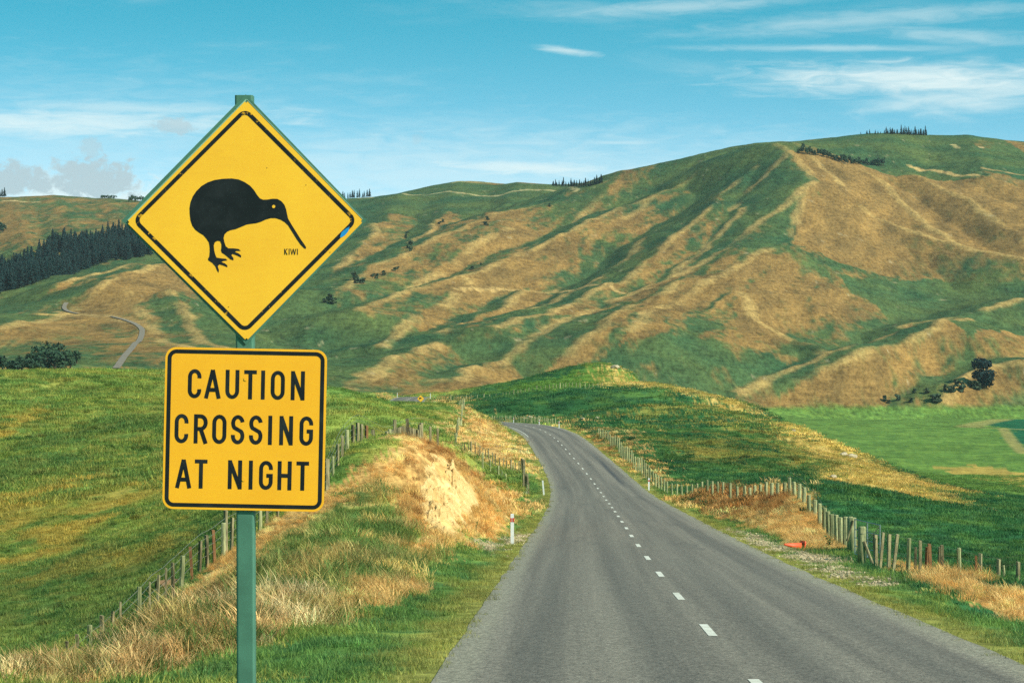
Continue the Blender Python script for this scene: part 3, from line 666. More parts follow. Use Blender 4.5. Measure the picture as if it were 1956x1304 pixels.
# ------------------------------------------------------------------ road
def road_mat():
    m, T, b = newmat('chip_seal'); tc = T.add('ShaderNodeTexCoord'); uv = T.add('ShaderNodeUVMap'); uv.uv_map = 'UVMap'
    sp = T.add('ShaderNodeSeparateXYZ'); T.l.new(uv.outputs[0], sp.inputs[0]); ac, lg = sp.outputs[0], sp.outputs[1]
    geo = T.add('ShaderNodeNewGeometry'); pos = geo.outputs['Position']
    fine = T.noise(pos, 55, 3, .8); mid = T.noise(pos, 9, 4, .7); big = T.noise(T.mapping(uv.outputs[0], (1.6, .016, 1)), 1, 5, .6); big2 = T.noise(T.mapping(uv.outputs[0], (2.6, .025, 1)), 1, 3, .5)
    base = T.mix(T.ramp(big, .3, .72), tuple(C(106,98,87)), tuple(C(133,123,108)))
    # wheel paths: polished darker strips either side of each lane centre
    wp = None
    for c0 in (-2.5, -.95, .95, 2.5):
        g = T.math('SUBTRACT', 1.0, T.math('MULTIPLY', T.math('ABSOLUTE', T.math('SUBTRACT', ac, c0)), 1.9), clamp=True)
        wp = g if wp is None else T.math('MAXIMUM', wp, g)
    wp = T.math('MULTIPLY', wp, T.ramp(big2, .3, .7, .55, 1.0))
    c = T.mix(T.math('MULTIPLY', wp, .6), base, tuple(C(92,87,79)))
    # tar bleeding in the right-hand lane further on
    tb = T.math('SUBTRACT', 1.0, T.math('MULTIPLY', T.math('ABSOLUTE', T.math('SUBTRACT', ac, 2.35)), 2.6), clamp=True)
    tw = T.math('MULTIPLY', T.ramp(lg, 255, 275), T.ramp(lg, 340, 300))
    c = T.mix(T.math('MULTIPLY', T.math('MULTIPLY', tb, tw), T.ramp(big2, .3, .6, .4, 1.0)), c, tuple(C(62,62,64)))
    tp = T.noise(T.mapping(uv.outputs[0], (.55, .07, 1), (0, 0, 0), (4.3, 2.2, 0)), 1, 4, .6)
    c = T.mix(T.ramp(tp, .60, .68, 0, .35), c, tuple(C(84,80,74)))
    edge = T.ramp(T.math('ADD', T.math('ABSOLUTE', ac), T.math('MULTIPLY', mid, .5)), 3.25, 3.65)
    c = T.mix(T.math('MULTIPLY', edge, .6), c, tuple(C(150,142,120)))
    gr = T.noise(pos, 20, 2, .9)
    k = T.math('MULTIPLY', T.math('ADD', T.ramp(fine, .25, .75, -.5, .5), T.ramp(gr, .3, .7, .55, 1.45)), T.ramp(mid, .3, .7, .8, 1.2))
    vm = T.add('ShaderNodeVectorMath', operation='SCALE'); T.l.new(c, vm.inputs[0]); T.l.new(k, vm.inputs['Scale'])
    T.l.new(vm.outputs[0], b.inputs['Base Color']); b.inputs['Roughness'].default_value = .8; b.inputs['Specular IOR Level'].default_value = .25
    bump(T, b, fine, .7, .012)
    return m
def strip(name, i_list, offs, lift, jit=0):
    """mesh strip following the road at lateral offsets"""
    V = []; Fc = []; uvs = []
    for a, i in enumerate(i_list):
        f = float(i)/2.0
        x, y, z = (np.interp(f, np.arange(len(SS)), q) for q in (RX, RY, RZ)); nx, ny = (np.interp(f, np.arange(len(SS)), q) for q in (NX, NY))
        for b_, o in enumerate(offs):
            oo = o
            if jit and b_ in (0, len(offs)-1): oo = o+jit*float(fbm(np.array([f*.35]), np.array([b_*7.1]), 3, 7)[0])*1.6
            V.append((x+nx*oo, y+ny*oo, z+lift-.018*abs(oo)*(1 if lift < .1 else 1))); uvs.append((oo, float(i)))
    n = len(offs)
    for a in range(len(i_list)-1):
        for b_ in range(n-1): Fc.append((a*n+b_, a*n+b_+1, (a+1)*n+b_+1, (a+1)*n+b_))
    me = mesh(name, V, Fc, True); ul = me.uv_layers.new(name='UVMap')
    for lp in me.loops: ul.data[lp.index].uv = uvs[lp.vertex_index]
    return me
road = link('road', strip('road', np.arange(0, SS[-1]-2, 1.0), [-HW-.25, -HW, -2.2, -1.1, 0, 1.1, 2.2, HW, HW+.25], 0.0, .05), road_mat()); tag(road, kind='structure')
def paint_mat():
    m, T, b = newmat('road_paint'); geo = T.add('ShaderNodeNewGeometry'); n1 = T.noise(geo.outputs['Position'], 30, 4, .75); n2 = T.noise(geo.outputs['Position'], 4, 3, .6)
    c = T.mix(T.ramp(n2, .3, .7), tuple(C(196,190,172)), tuple(C(226,220,204))); T.l.new(T.mix(T.ramp(n1, .56, .66, 0, .8), c, tuple(C(118,110,98))), b.inputs['Base Color']); return m
M_PAINT = paint_mat()
s36 = np.interp(36.0, RY[:60], SS[:60])
for k in range(-5, 56):
    sc_ = s36+10*k
    if sc_ < 4 or sc_ > SS[-1]-8: continue
    link('lane_dash', strip('lane_dash', np.linspace(sc_-1.35, sc_+1.35, 4), [-.065, .065], .006), M_PAINT, road)
sE = np.interp(300.0, RY, SS)
link('edge_line', strip('edge_line', np.arange(sE, sE+70, 2.0), [-3.05, -2.95], .006), M_PAINT, road)

# ------------------------------------------------------------------ the warning sign
SD = 14.5; K = SD/F                                        # metres per photo pixel at the sign
def sx(u): return (u-468)*K
def szv(v): return (HORIZON-v)*K
YEL = C(255,187,46)
def sign_yellow(name, c):
    m, T, b = newmat(name); tc = T.add('ShaderNodeTexCoord'); v = tc.outputs['Object']
    n1 = T.noise(v, 2.2, 4, .6); n2 = T.noise(v, 60, 3, .6); n3 = T.noise(T.mapping(v, (6, 6, 60)), 1, 3, .6)
    col = T.mix(T.ramp(n1, .3, .7), tuple(c*.94), tuple(np.clip(c*1.05, 0, 1)))
    col = T.mix(T.ramp(n2, .74, .82, 0, .55), col, (.30, .17, .04))
    col = T.mix(T.ramp(n3, .45, .8, 0, .18), col, tuple(C(226,160,50)))
    T.l.new(col, b.inputs['Base Color']); b.inputs['Roughness'].default_value = .42; b.inputs['Specular IOR Level'].default_value = .4
    bump(T, b, n1, .15, .004)
    return m
def worn_black(name, thr, c=(.010, .013, .014)):
    m, T, b = newmat(name); tc = T.add('ShaderNodeTexCoord'); v = tc.outputs['Object']
    n1 = T.noise(v, 26, 6, .72); n2 = T.noise(v, 3.0, 3, .6); n3 = T.noise(v, 7, 5, .6)
    hole = T.math('MULTIPLY', T.ramp(n1, thr, thr+.03), T.ramp(n2, .44, .60))
    base = T.mix(T.ramp(n3, .4, .8, 0, .5), c, (.035, .040, .042))
    T.l.new(T.mix(hole, base, tuple(YEL*.8)), b.inputs['Base Color']); b.inputs['Roughness'].default_value = .5
    return m
M_YEL = sign_yellow('sign_yellow', YEL); M_YEL2 = sign_yellow('caption_yellow', C(255,177,34))
M_BLKW = worn_black('worn_black_paint', .59); M_BLK = worn_black('black_paint', .80); M_KIWI = worn_black('symbol_black', .76)
M_GRN = flat_mat('green_paint', C(74,116,96), .5, .14, 5, .3)
M_GRNL = flat_mat('pale_green_edge', C(150,190,160), .5, .1, 5)
M_BLUE = flat_mat('blue_sticker', C(40,140,200), .5, .1, 20)
def rounded(cx, cz_, hw, hh, r, n=8, rot=0.0, diamond=False):
    pts_ = []
    for (sx_, sz_, a0) in ((1, 1, 0), (-1, 1, 90), (-1, -1, 180), (1, -1, 270)):
        for k in range(n+1):
            a = R(a0+90*k/n); pts_.append((sx_*(hw-r)+r*math.cos(a), sz_*(hh-r)+r*math.sin(a)))
    c, s_ = math.cos(rot), math.sin(rot)
    return [(cx+x*c-z*s_, cz_+x*s_+z*c) for x, z in pts_]
def ring(outer, inner, y):
    n_ = len(outer); V = [(x, y, z) for x, z in outer]+[(x, y, z) for x, z in inner]
    return V, [(i, (i+1) % n_, n_+(i+1) % n_, n_+i) for i in range(n_)]
def ribbon(path, w, y, closed=False):
    """stroke of constant width with mitred corners"""
    p = [Vector((a, b)) for a, b in path]; n_ = len(p); Lf, Rt = [], []
    for i in range(n_):
        a = p[i-1] if (i > 0 or closed) else None; b = p[(i+1) % n_] if (i < n_-1 or closed) else None
        t1 = (p[i]-a).normalized() if a is not None else None; t2 = (b-p[i]).normalized() if b is not None else None
        if t1 is None: t1 = t2
        if t2 is None: t2 = t1
        n1, n2 = Vector((-t1.y, t1.x)), Vector((-t2.y, t2.x)); mm = (n1+n2)
        mm = mm.normalized() if mm.length > 1e-6 else n1
        k = w/2/max(.35, mm.dot(n1)); Lf.append(p[i]+mm*k); Rt.append(p[i]-mm*k)
    V = [(q.x, y, q.y) for q in Lf]+[(q.x, y, q.y) for q in Rt]
    m_ = n_ if closed else n_-1
    return V, [(i, (i+1) % n_, n_+(i+1) % n_, n_+i) for i in range(m_)]
def arc(cx, cy, rx, ry, a0, a1, n_=10): return [(cx+rx*math.cos(R(a0+(a1-a0)*k/n_)), cy+ry*math.sin(R(a0+(a1-a0)*k/n_))) for k in range(n_+1)]
def glyph(ch, x0, x1, z0, z1, w):
    """stroke paths of a road-sign capital inside a box; stroke centre lines are inset by half the width"""
    h = w/2; a, b, c, d_ = x0+h, x1-h, z0+h, z1-h; mx, mz = (a+b)/2, (c+d_)/2; rx = (b-a)/2; ry = min((d_-c)*.27, rx*1.25)
    if ch == 'I': return [([(mx, z0), (mx, z1)], 0)]
    if ch == 'T': return [([(x0, d_), (x1, d_)], 0), ([(mx, z0), (mx, d_)], 0)]
    if ch == 'H': return [([(a, z0), (a, z1)], 0), ([(b, z0), (b, z1)], 0), ([(a, mz), (b, mz)], 0)]
    if ch == 'N': return [([(a, z0), (a, z1)], 0), ([(b, z0), (b, z1)], 0), ([(a, z1-h*.7), (b, z0+h*.7)], 0)]
    if ch == 'A': return [([(a-h*.3, z0), (mx, z1-h*.2)], 0), ([(b+h*.3, z0), (mx, z1-h*.2)], 0), ([(a+rx*.33, z0+(z1-z0)*.30), (b-rx*.33, z0+(z1-z0)*.30)], 0)]
    if ch == 'U': return [([(a, z1)]+arc(mx, c+ry, rx, ry, 180, 360, 14)+[(b, z1)], 0)]
    if ch == 'O': return [(arc(mx, d_-ry, rx, ry, 0, 180, 12)+arc(mx, c+ry, rx, ry, 180, 360, 12), 1)]
    if ch == 'C': return [(arc(mx, d_-ry, rx, ry, -12, 180, 14)+arc(mx, c+ry, rx, ry, 180, 372, 14), 0)]
    if ch == 'G': return [(arc(mx, d_-ry, rx, ry, -8, 180, 14)+arc(mx, c+ry, rx, ry, 180, 360, 14)+[(b, mz-h*.6)], 0), ([(mx+rx*.1, mz-h*.2), (x1, mz-h*.2)], 0)]
    if ch == 'R': 
        rr_ = (d_-mz)/2
        return [([(a, z0), (a, z1)], 0), ([(a, d_), (b-rr_*.8, d_)]+arc(b-rr_*.8, d_-rr_, rr_*.8, rr_, 90, -90, 10)[1:]+[(a, mz)], 0), ([(mx, mz), (b+h*.2, z0)], 0)]
    if ch == 'S':
        r2 = (d_-mz)/2
        return [(arc(mx, d_-r2, rx, r2, 10, 225, 14)+arc(mx, c+r2, rx, r2, 45, -190, 14), 0)]
    if ch == 'K': return [([(a, z0), (a, z1)], 0), ([(b, z1), (a, mz)], 0), ([(mx-rx*.5, mz+h), (b, z0)], 0)]
    if ch == 'W': return [([(a-h, z1), (a+rx*.4, z0)], 0), ([(a+rx*.4, z0), (mx, z1)], 0), ([(mx, z1), (b-rx*.4, z0)], 0), ([(b-rx*.4, z0), (b+h, z1)], 0)]
def letter_mesh(ch, x0, x1, z0, z1, w, y):
    V = []; Fc = []
    for k, (path, cl_) in enumerate(glyph(ch, x0, x1, z0, z1, w)):
        v, f = ribbon(path, w, y-.0004*k, bool(cl_)); o = len(V); V += v; Fc += [tuple(o+i for i in q) for q in f]
    return mesh('letter', V, Fc)
KIWI = [(372,650),(371,620),(376,590),(388,560),(405,535),(430,510),(460,492),(495,480),(535,474),(580,472),(615,477),(645,490),(672,508),(692,530),(708,555),(722,572),(738,578),(760,577),(785,573),(808,574),(828,585),(843,602),(852,625),(857,650),(862,672),(875,695),(900,735),(925,775),(943,800),(952,815),(950,823),(942,820),(925,803),(905,775),(880,735),(862,706),(845,690),(825,678),(800,670),(775,670),(750,677),(730,687),(705,695),(680,698),(655,702),(625,715),(600,725),(575,730),(558,738),(545,752),(541,770),(545,790),(552,810),(565,820),(590,820),(615,823),(627,833),(605,833),(598,838),(615,845),(628,855),(628,866),(605,855),(585,848),(580,855),(590,868),(590,880),(575,875),(560,862),(545,850),(532,842),(528,830),(530,815),(530,800),(524,785),(510,783),(497,790),(492,805),(494,830),(499,850),(506,866),(530,870),(552,872),(560,880),(540,883),(530,888),(548,895),(560,905),(560,914),(540,906),(520,900),(512,910),(518,928),(516,942),(508,930),(500,910),(485,893),(465,880),(463,872),(470,860),(472,835),(471,810),(467,790),(455,772),(440,755),(420,743),(400,728),(385,708),(376,682)]
def z1(x, y): return (sx(220+x*.38344), szv(160+y*.38344))     # first close-up of the sign
def z2_(x, y):                                               # second close-up, turned upright about the plate's centre
    u, v = 290+x*.27607, 640+y*.27607; du, dv = u-468, v-819.5; a = R(-1.15)
    return (sx(468+du*math.cos(a)-dv*math.sin(a)), szv(819.5+du*math.sin(a)+dv*math.cos(a)))
def make_sign(full=True):
    root = empty('kiwi_warning_sign')
    # post: square section with rounded arrises, a touch out of plumb
    sq = rounded(0, 0, .054, .054, .014, 4); zb, zt = -3.6, szv(181)
    V = []; Fc = []
    for (z, dx) in ((zb, .006), (szv(1300), sx(469.5)), (szv(181), sx(464.5))):
        for x, y in sq: V.append((x+dx, y+.060, z))
    n_ = len(sq)
    for i in range(2):
        for k in range(n_): Fc.append((i*n_+k, i*n_+(k+1) % n_, (i+1)*n_+(k+1) % n_, (i+1)*n_+k))
    Fc.append(tuple(range(2*n_, 3*n_)))
    me = mesh('post', V, Fc); link('post', me, M_GRN, root)
    # diamond
    top, rt, bt, lf = z1(652, 82), z1(1237, 685), z1(655, 1280), z1(57, 690)
    cxz = ((lf[0]+rt[0])/2, (top[1]+bt[1])/2)
    grow = lambda q, k, dx=0, dz=0: (cxz[0]+(q[0]-cxz[0])*k+dx, cxz[1]+(q[1]-cxz[1])*k+dz)
    bm = prism([top, rt, bt, lf], -.012, -.004)
    bmesh.ops.bevel(bm, geom=[e for e in bm.edges if abs(e.verts[0].co.y-e.verts[1].co.y) > .001], offset=.012, segments=4, affect='EDGES')
    dia = link('diamond_panel', bm_mesh('diamond_panel', bm), M_YEL, root)
    bm = prism([grow(q, 1.022, dx, dz) for q, dx, dz in ((top, -.004, .020), (rt, .004, .006), (bt, -.004, -.006), (lf, -.014, .012))], -.0035, .0055)
    link('backing_board', bm_mesh('backing_board', bm), M_GRN, dia)
    for (a, b) in ((top, lf), (top, rt)):                     # stiffening channels bolted to the back
        a2, b2 = grow(a, .99), grow(b, .99)
        link('backing_channel', tube_mesh('backing_channel', [(a2[0], .004, a2[1]+.012), (b2[0], .004, b2[1]+.012)], .010, 6), M_GRNL if a is top and b is lf else M_GRN, dia)
    def dring(o, wdt, r):
        hs = o/math.sqrt(2)
        oc = rounded(*cxz, hs, hs, r, 8, R(45)); ic = rounded(*cxz, hs-wdt, hs-wdt, max(r-wdt, .006), 8, R(45)); return ring(oc, ic, -.0128)
    half = (z1(1187, 690)[0]-z1(106, 690)[0])/2+.028
    link('border', mesh('border', *dring(half, .0245, .055)), M_BLKW, dia)
    kp = [z1(*q) for q in KIWI]; tri = tessellate_polygon([[Vector((x, z, 0)) for x, z in kp]])
    kw = link('kiwi_symbol', mesh('kiwi_symbol', [(x, -.0132, z) for x, z in kp], [tuple(t) for t in tri]), M_KIWI, dia)
    e0 = z1(790, 612); V = [(e0[0], -.0142, e0[1])]+[(e0[0]+.0095*math.cos(t), -.0142, e0[1]+.0095*math.sin(t)) for t in np.linspace(0, 2*math.pi, 16)[:-1]]
    link('eye', mesh('eye', V, [(0, i, i % 15+1) for i in range(1, 16)]), M_YEL, dia)
    if full:
        st = [z1(*q) for q in ((1120,765),(1128,740),(1150,722),(1168,712),(1162,735),(1145,755),(1130,765))]
        link('blue_sticker', mesh('blue_sticker', [(x, -.0136, z) for x, z in st], [tuple(range(7))]), M_BLUE, dia)
        for ch, (a, b) in zip('KIWI', ((843,860),(864,871),(875,901),(905,912))):
            p0, p1 = z1(a, 852), z1(b, 822); link('letter', letter_mesh(ch, p0[0], p1[0], p0[1], p1[1], (.0036 if ch == 'W' else .0048), -.0132), M_BLK, dia)
        for q in ((403,560),(755,420),(565,1112),(950,505),(600,128),(1070,840)):
            p = z1(*q); link('chip', mesh('chip', [(p[0]-.003, -.0136, p[1]), (p[0]+.004, -.0136, p[1]-.002), (p[0]+.002, -.0136, p[1]+.004)], [(0, 1, 2)]), M_BLKW, dia)
    # caption plate
    piv = empty('caption_pivot')
    hw_ = sx(468+154.2); hh_ = 154.2*K
    cx_, cz2 = sx(468), szv(819.5)
    bm = bmesh.new(); vs = [bm.verts.new((x-cx_, -.012, z-cz2)) for x, z in rounded(cx_, cz2, hw_, hh_, .065, 10)]; f = bm.faces.new(vs)
    r_ = bmesh.ops.extrude_face_region(bm, geom=[f])
    for g in r_['geom']:
        if isinstance(g, bmesh.types.BMVert): g.co.y = -.003
    pl = link('caption_panel', bm_mesh('caption_panel', bm), M_YEL2, root); pl.location = (cx_, 0, cz2); pl.rotation_euler = (0, R(1.15), 0)
    bpy.data.objects.remove(piv)
    V, Fc = ring([(x-cx_, z-cz2) for x, z in rounded(cx_, cz2, hw_-.0135, hh_-.0135, .054, 10)], [(x-cx_, z-cz2) for x, z in rounded(cx_, cz2, hw_-.0375, hh_-.0375, .030, 10)], -.0128)
    link('border', mesh('border', V, Fc), M_BLK, pl)
    for txt, (ya, yb) in (((('C',245,338),('A',362,470),('U',505,600),('T',633,720),('I',752,776),('O',818,915),('N',957,1053)), (241,442)),
                          ((('C',160,255),('R',293,388),('O',420,518),('S',550,643),('S',675,768),('I',808,832),('N',884,978),('G',1023,1117)), (552,754)),
                          ((('A',175,280),('T',305,392),('N',535,632),('I',680,705),('G',750,845),('H',878,975),('T',1007,1094)), (864,1064))):
        for (ch, a, b) in txt:
            k = .27607*K; x0, x1 = (a-644)*k, (b-644)*k; zt_, zb_ = -(ya-650)*k, -(yb-650)*k
            if full: link('letter', letter_mesh(ch, x0, x1, zb_, zt_, 27*k, -.0128), M_BLK, pl)
            elif ch in 'OUNR': pass
    for bx in ((0, .30), (0, -.30)):
        V, Fc = tube([(bx[0], -.0125, bx[1]+.0), (bx[0], -.0155, bx[1])], .011, 10); link('bolt', mesh('bolt', V, Fc), M_YEL2, pl)
    return root
def copy_tree(o, parent=None):
    c = o.copy(); COL.objects.link(c); c.parent = parent
    for ch in list(o.children): copy_tree(ch, c)
    return c
sign = make_sign(); sign.location = (0, 0, 0)
p0 = P(468, HORIZON, SD); sign.location = (p0[0], SD, 0)
tag(sign, 'large kiwi crossing sign on a green post, nearest the camera beside the road', 'road sign', 'kiwi warning signs')

# ------------------------------------------------------------------ edge marker posts
M_WHITE = flat_mat('white_plastic', C(226,222,216), .5, .06, 6, .4); M_RED = flat_mat('red_reflector', C(196,70,52), .35, .1, 10, .5)
def marker(u, v, d, h, label, lean=0, red=True):
    x, y = ray(u, v)[0]*d, d; z = float(tz(x, y)[0])
    root = empty('edge_marker_post', (x, y, z)); root.rotation_euler = (0, lean, R(random.uniform(-8, 8)))
    w = .055
    V = [(-w, -.012, -.15), (w, -.012, -.15), (w, .018, -.15), (-w, .018, -.15), (-w, -.012, h-.02), (w, -.012, h-.02), (w, .018, h-.02), (-w, .018, h-.02), (-w*.7, -.008, h), (w*.7, -.008, h), (w*.7, .014, h), (-w*.7, .014, h)]
    Fc = [(0, 1, 5, 4), (1, 2, 6, 5), (2, 3, 7, 6), (3, 0, 4, 7), (4, 5, 9, 8), (5, 6, 10, 9), (6, 7, 11, 10), (7, 4, 8, 11), (8, 9, 10, 11)]
    link('stake', mesh('stake', V, Fc), M_WHITE, root)
    if red:
        for a, b in ((-w-.012, -w*.25), (w*.15, w+.012)):
            za, zb = h*.73, h*.86
            link('red_band', mesh('red_band', [(a, -.02, za), (b, -.02, za), (b, .024, za), (a, .024, za), (a, -.02, zb), (b, -.02, zb), (b, .024, zb), (a, .024, zb)], [(0, 1, 5, 4), (1, 2, 6, 5), (2, 3, 7, 6), (3, 0, 4, 7), (4, 5, 6, 7)]), M_RED, root)
    tag(root, label, 'marker post', 'white roadside edge markers')
marker(978.5, 1036, 80, 1.0, 'tallest white edge marker, on a gravel strip left of the road below the clay bank', 0)
marker(1039, 935, 172, 1.05, 'leaning white edge marker on the left verge beyond the clay bank', R(-5), False)
marker(1239.5, 935, 183, .95, 'white edge marker with red band on the right verge beside the post fence')
marker(981, 806, 375, .95, 'white edge marker farthest round the bend')
marker(1030, 807, 352, .95, 'white edge marker in the middle of the three at the bend')
marker(1068, 813, 334, 1.0, 'white edge marker nearest of the three at the bend')
marker(759, 757, 530, 1.2, 'tiny white marker left of the far stretch of road', 0, False)
marker(822, 759, 520, 1.2, 'tiny white marker right of the far stretch of road', 0, False)

# the two far signs
for (u, vb, d, dz, lab) in ((803.5, 761, 470, 0, 'small distant kiwi sign with caption plate beside the far stretch of road'), (721, 762.5, 500, 0, 'small distant yellow sign at the foot of a dry mound left of the far road')):
    c = copy_tree(sign); x = ray(u, 770)[0]*d; gz = float(tz(x, d)[0]); c.scale = (1, 1, 1)
    c.location = (x, d, ray(u, vb)[1]*d-.879); tag(c, lab, 'road sign', 'kiwi warning signs')

# ------------------------------------------------------------------ fences
def box_post(h, w, sink=.3, round_=False, n=7):
    if round_:
        V, Fc = tube([(0, 0, -sink), (0, 0, h-.02), (0, 0, h)], [w/2, w/2*.96, w/2*.8], n); return V, Fc
    a = w/2; V = [(-a, -a, -sink), (a, -a, -sink), (a, a, -sink), (-a, a, -sink), (-a, -a, h), (a, -a, h), (a, a, h+.015), (-a, a, h+.015)]
    return V, [(0, 1, 5, 4), (1, 2, 6, 5), (2, 3, 7, 6), (3, 0, 4, 7), (4, 5, 6, 7)]
_pm = {}
def post_obj(name, root, x, y, h, w, mat, round_=False, lean=(0, 0), zoff=0):
    key = (round(h, 2), round(w, 3), round_, mat.name)
    if key not in _pm: me = mesh(name, *box_post(round(h, 2), w, .35, round_)); me.materials.append(mat); _pm[key] = me
    o = bpy.data.objects.new(name, _pm[key]); COL.objects.link(o); o.parent = root
    o.location = (x-root.location.x, y-root.location.y, float(tz(x, y)[0])-root.location.z+zoff); o.rotation_euler = (lean[0], lean[1], random.uniform(0, 3))
    return o
def wires(root, path, heights, rad=.004):
    for hh in heights:
        V = []; Fc = []
        p3 = [(x-root.location.x, y-root.location.y, float(tz(x, y)[0])+hh-root.location.z) for x, y in path]
        v, f = tube(p3, rad, 4); link('wire', mesh('wire', v, f), M_WIRE, root)
def dense(path, step):
    out = []
    for a, b in zip(path[:-1], path[1:]):
        L_ = math.hypot(b[0]-a[0], b[1]-a[1]); n_ = max(1, int(L_/step))
        out += [(a[0]+(b[0]-a[0])*k/n_, a[1]+(b[1]-a[1])*k/n_) for k in range(n_)]
    return out+[path[-1]]
def fence_root(name, x, y, label, cat='fence'):
    r_ = empty(name, (x, y, float(tz(x, y)[0]))); tag(r_, label, cat); return r_
# left wire fence: each post from its top in the photograph
LD = ((60, 53), (100, 54), (172, 56), (266, 60), (346, 66), (430, 71), (500, 76), (625, 84), (745, 95), (836, 101))
ld = lambda u: float(np.interp(u, [a for a, _ in LD], [b for _, b in LD]))
LP = [(107,1240,.07,0,0),(128,1225,.06,0,0),(147,1212,.09,0,0),(171,1193,.13,1,0),(197,1175,.08,0,-.06),(208,1166,.06,0,-.12),(230,1150,.05,0,0),(266,1120,.13,1,0),(286,1111,.05,0,0),(300,1098,.06,0,-.05),(317,1084,.06,0,-.04),
      (331,1074,.07,0,-.04),(346,1060,.14,1,-.05),(367,1044,.08,2,-.06),(381,1033,.08,0,-.04),(396,1022,.08,0,-.04),(410,1012,.08,2,-.05),(427,998,.15,1,0),(431,975,.09,0,0),(442,988,.08,0,-.04),(468,972,.08,0,0),(497,962,.13,1,0),(510,960,.08,0,0),(530,945,.08,0,0),(550,932,.13,1,0),(570,918,.08,0,0),(590,900,.08,0,0),(608,888,.08,0,0),
      (625,876,.13,0,0),(636,871,.11,1,0),(645,868,.08,0,0),(654,862,.09,0,0),(663,857,.16,1,0),(674,852,.09,0,0),(683,848,.10,0,0),(691,845,.09,0,0),(700,840,.10,2,0),(713,835,.13,0,.10),(717,833,.10,0,0),(725,830,.10,0,0),(732,828,.08,0,0),(739,824,.10,0,0),(744,819,.16,1,0),(754,802,.11,0,0),
      (759,817,.10,0,0),(763,816,.10,0,0),(767,815,.10,0,0),(772,815,.10,0,0),(778,800,.12,0,0),(783,816,.11,0,0),(788,818,.10,0,0),(792,819,.10,0,0),(797,821,.10,0,0),(801,823,.10,0,0),(805,808,.11,0,0),(822,828,.09,0,0),(836,833,.09,0,0)]
lf = fence_root('wire_fence', ray(430, 1060)[0]*71, 71, 'wire and batten fence climbing behind the big sign on the left')
for (u, v, w, kind, ln) in LP:
    d_ = ld(u); x = ray(u, v)[0]*d_; zt_ = ray(u, v)[1]*d_; g = float(tz(x, d_)[0]); h = min(max(zt_-g, .75), 1.75)
    post_obj('post' if kind == 1 else 'batten', lf, x, d_, h, w, (M_WOOD, M_WOODG, M_WOODR)[kind], kind == 1, (0, ln), (zt_-g-h) if abs(zt_-g-h) < .25 else 0)
lpath = [(ray(u, 900)[0]*ld(u), ld(u)) for u in range(60, 840, 12)]
wires(lf, lpath, (.35, .6, .85, 1.05), .007)
# heavy strainer planks beside the palings
d_ = 95.5
for k in range(5):
    x0, x1 = ray(747, 850)[0]*d_, ray(753, 850)[0]*d_; zz = ray(750, 824+k*9)[1]*d_
    V = [(x0, d_, zz-.07), (x1, d_, zz-.07), (x1, d_+.05, zz-.07), (x0, d_+.05, zz-.07), (x0, d_, zz+.07), (x1, d_, zz+.07), (x1, d_+.05, zz+.07), (x0, d_+.05, zz+.07)]
    V = [(a-lf.location.x, b-lf.location.y, c_-lf.location.z) for a, b, c_ in V]
    link('plank', mesh('plank', V, [(0, 1, 5, 4), (1, 2, 6, 5), (2, 3, 7, 6), (3, 0, 4, 7), (4, 5, 6, 7), (3, 2, 1, 0)]), M_WOOD, lf)
# right post fence along the road
RD = ((1143, 300), (1202, 235), (1241, 200), (1273, 178), (1320, 160), (1381, 138), (1458, 118), (1504, 108), (1536, 99), (1564, 92), (1587, 85), (1605, 79), (1626, 73))
RT = ((1143,818),(1158,821),(1175,829.5),(1186,840),(1202,855),(1218,868),(1229,877),(1241,892),(1253,904),(1263,910.5),(1273,919),(1287,924),(1303,927),(1320,926),(1353,917),(1381,920),(1422,930),(1435,931),(1458,921),(1504,923),(1536,941),(1564,959),(1587,980),(1605,989),(1626,989))
rf = fence_root('post_fence', ray(1504, 940)[0]*108, 108, 'close-set timber post fence right of the road, running over the dry mound')
us, ds = [a for a, _ in RD], [b for _, b in RD]
d_ = 300.0; rpath = []
while d_ > 72.5:
    u = float(np.interp(-d_, [-q for q in ds], us)); vt = float(np.interp(u, [a for a, _ in RT], [b for _, b in RT]))
    x = ray(u, vt)[0]*d_; zt_ = ray(u, vt)[1]*d_; g = float(tz(x, d_)[0]); h = min(max(zt_-g, .7), 1.5)
    post_obj('post', rf, x, d_, h+random.uniform(-.05, .05), .17 if d_ < 130 else .15, M_WOODG, True, (random.uniform(-.03, .03), random.uniform(-.03, .03)))
    rpath.append((x, d_)); d_ -= 2.55 if d_ < 130 else 3.6
wires(rf, dense(rpath, 6), (.3, .55, .8, 1.0), .004)
# strainer post, brace and gate at the corner
gp = empty('gate', (ray(1633, 1030)[0]*70.5, 70.5, 0)); gx, gy = gp.location.x, gp.location.y; gz = float(tz(gx, gy)[0]); gp.location.z = gz
tag(gp, 'galvanised tube gate seen almost edge-on at the fence corner', 'gate')
ztop = ray(1633, 990)[1]*70.5-gz
tip = Vector((.40, -2.2, 0.02))
def gt(h0, h1): return [tuple(tip*a+Vector((0, 0, h))) for a, h in ((0, h0), (1, h1))]
for hh in (.12, .36, .60, .84, ztop-.02): link('rail', tube_mesh('rail', gt(hh, hh-.05), .016, 6), M_GALV, gp)
for a in (0, .5, 1): link('upright', tube_mesh('upright', [tuple(tip*a+Vector((0, 0, .12-.05*a))), tuple(tip*a+Vector((0, 0, ztop-.02-.05*a)))], .02, 6), M_GALV, gp)
link('brace', tube_mesh('brace', [(0, 0, .15), tuple(tip+Vector((0, 0, ztop-.1)))], .014, 6), M_GALV, gp)
cpn = empty('strainer_post', (ray(1646, 1060)[0]*68, 68, 0)); gz = float(tz(cpn.location.x, 68)[0]); cpn.location.z = gz
tag(cpn, 'thick round timber strainer post with diagonal brace at the gate', 'post')
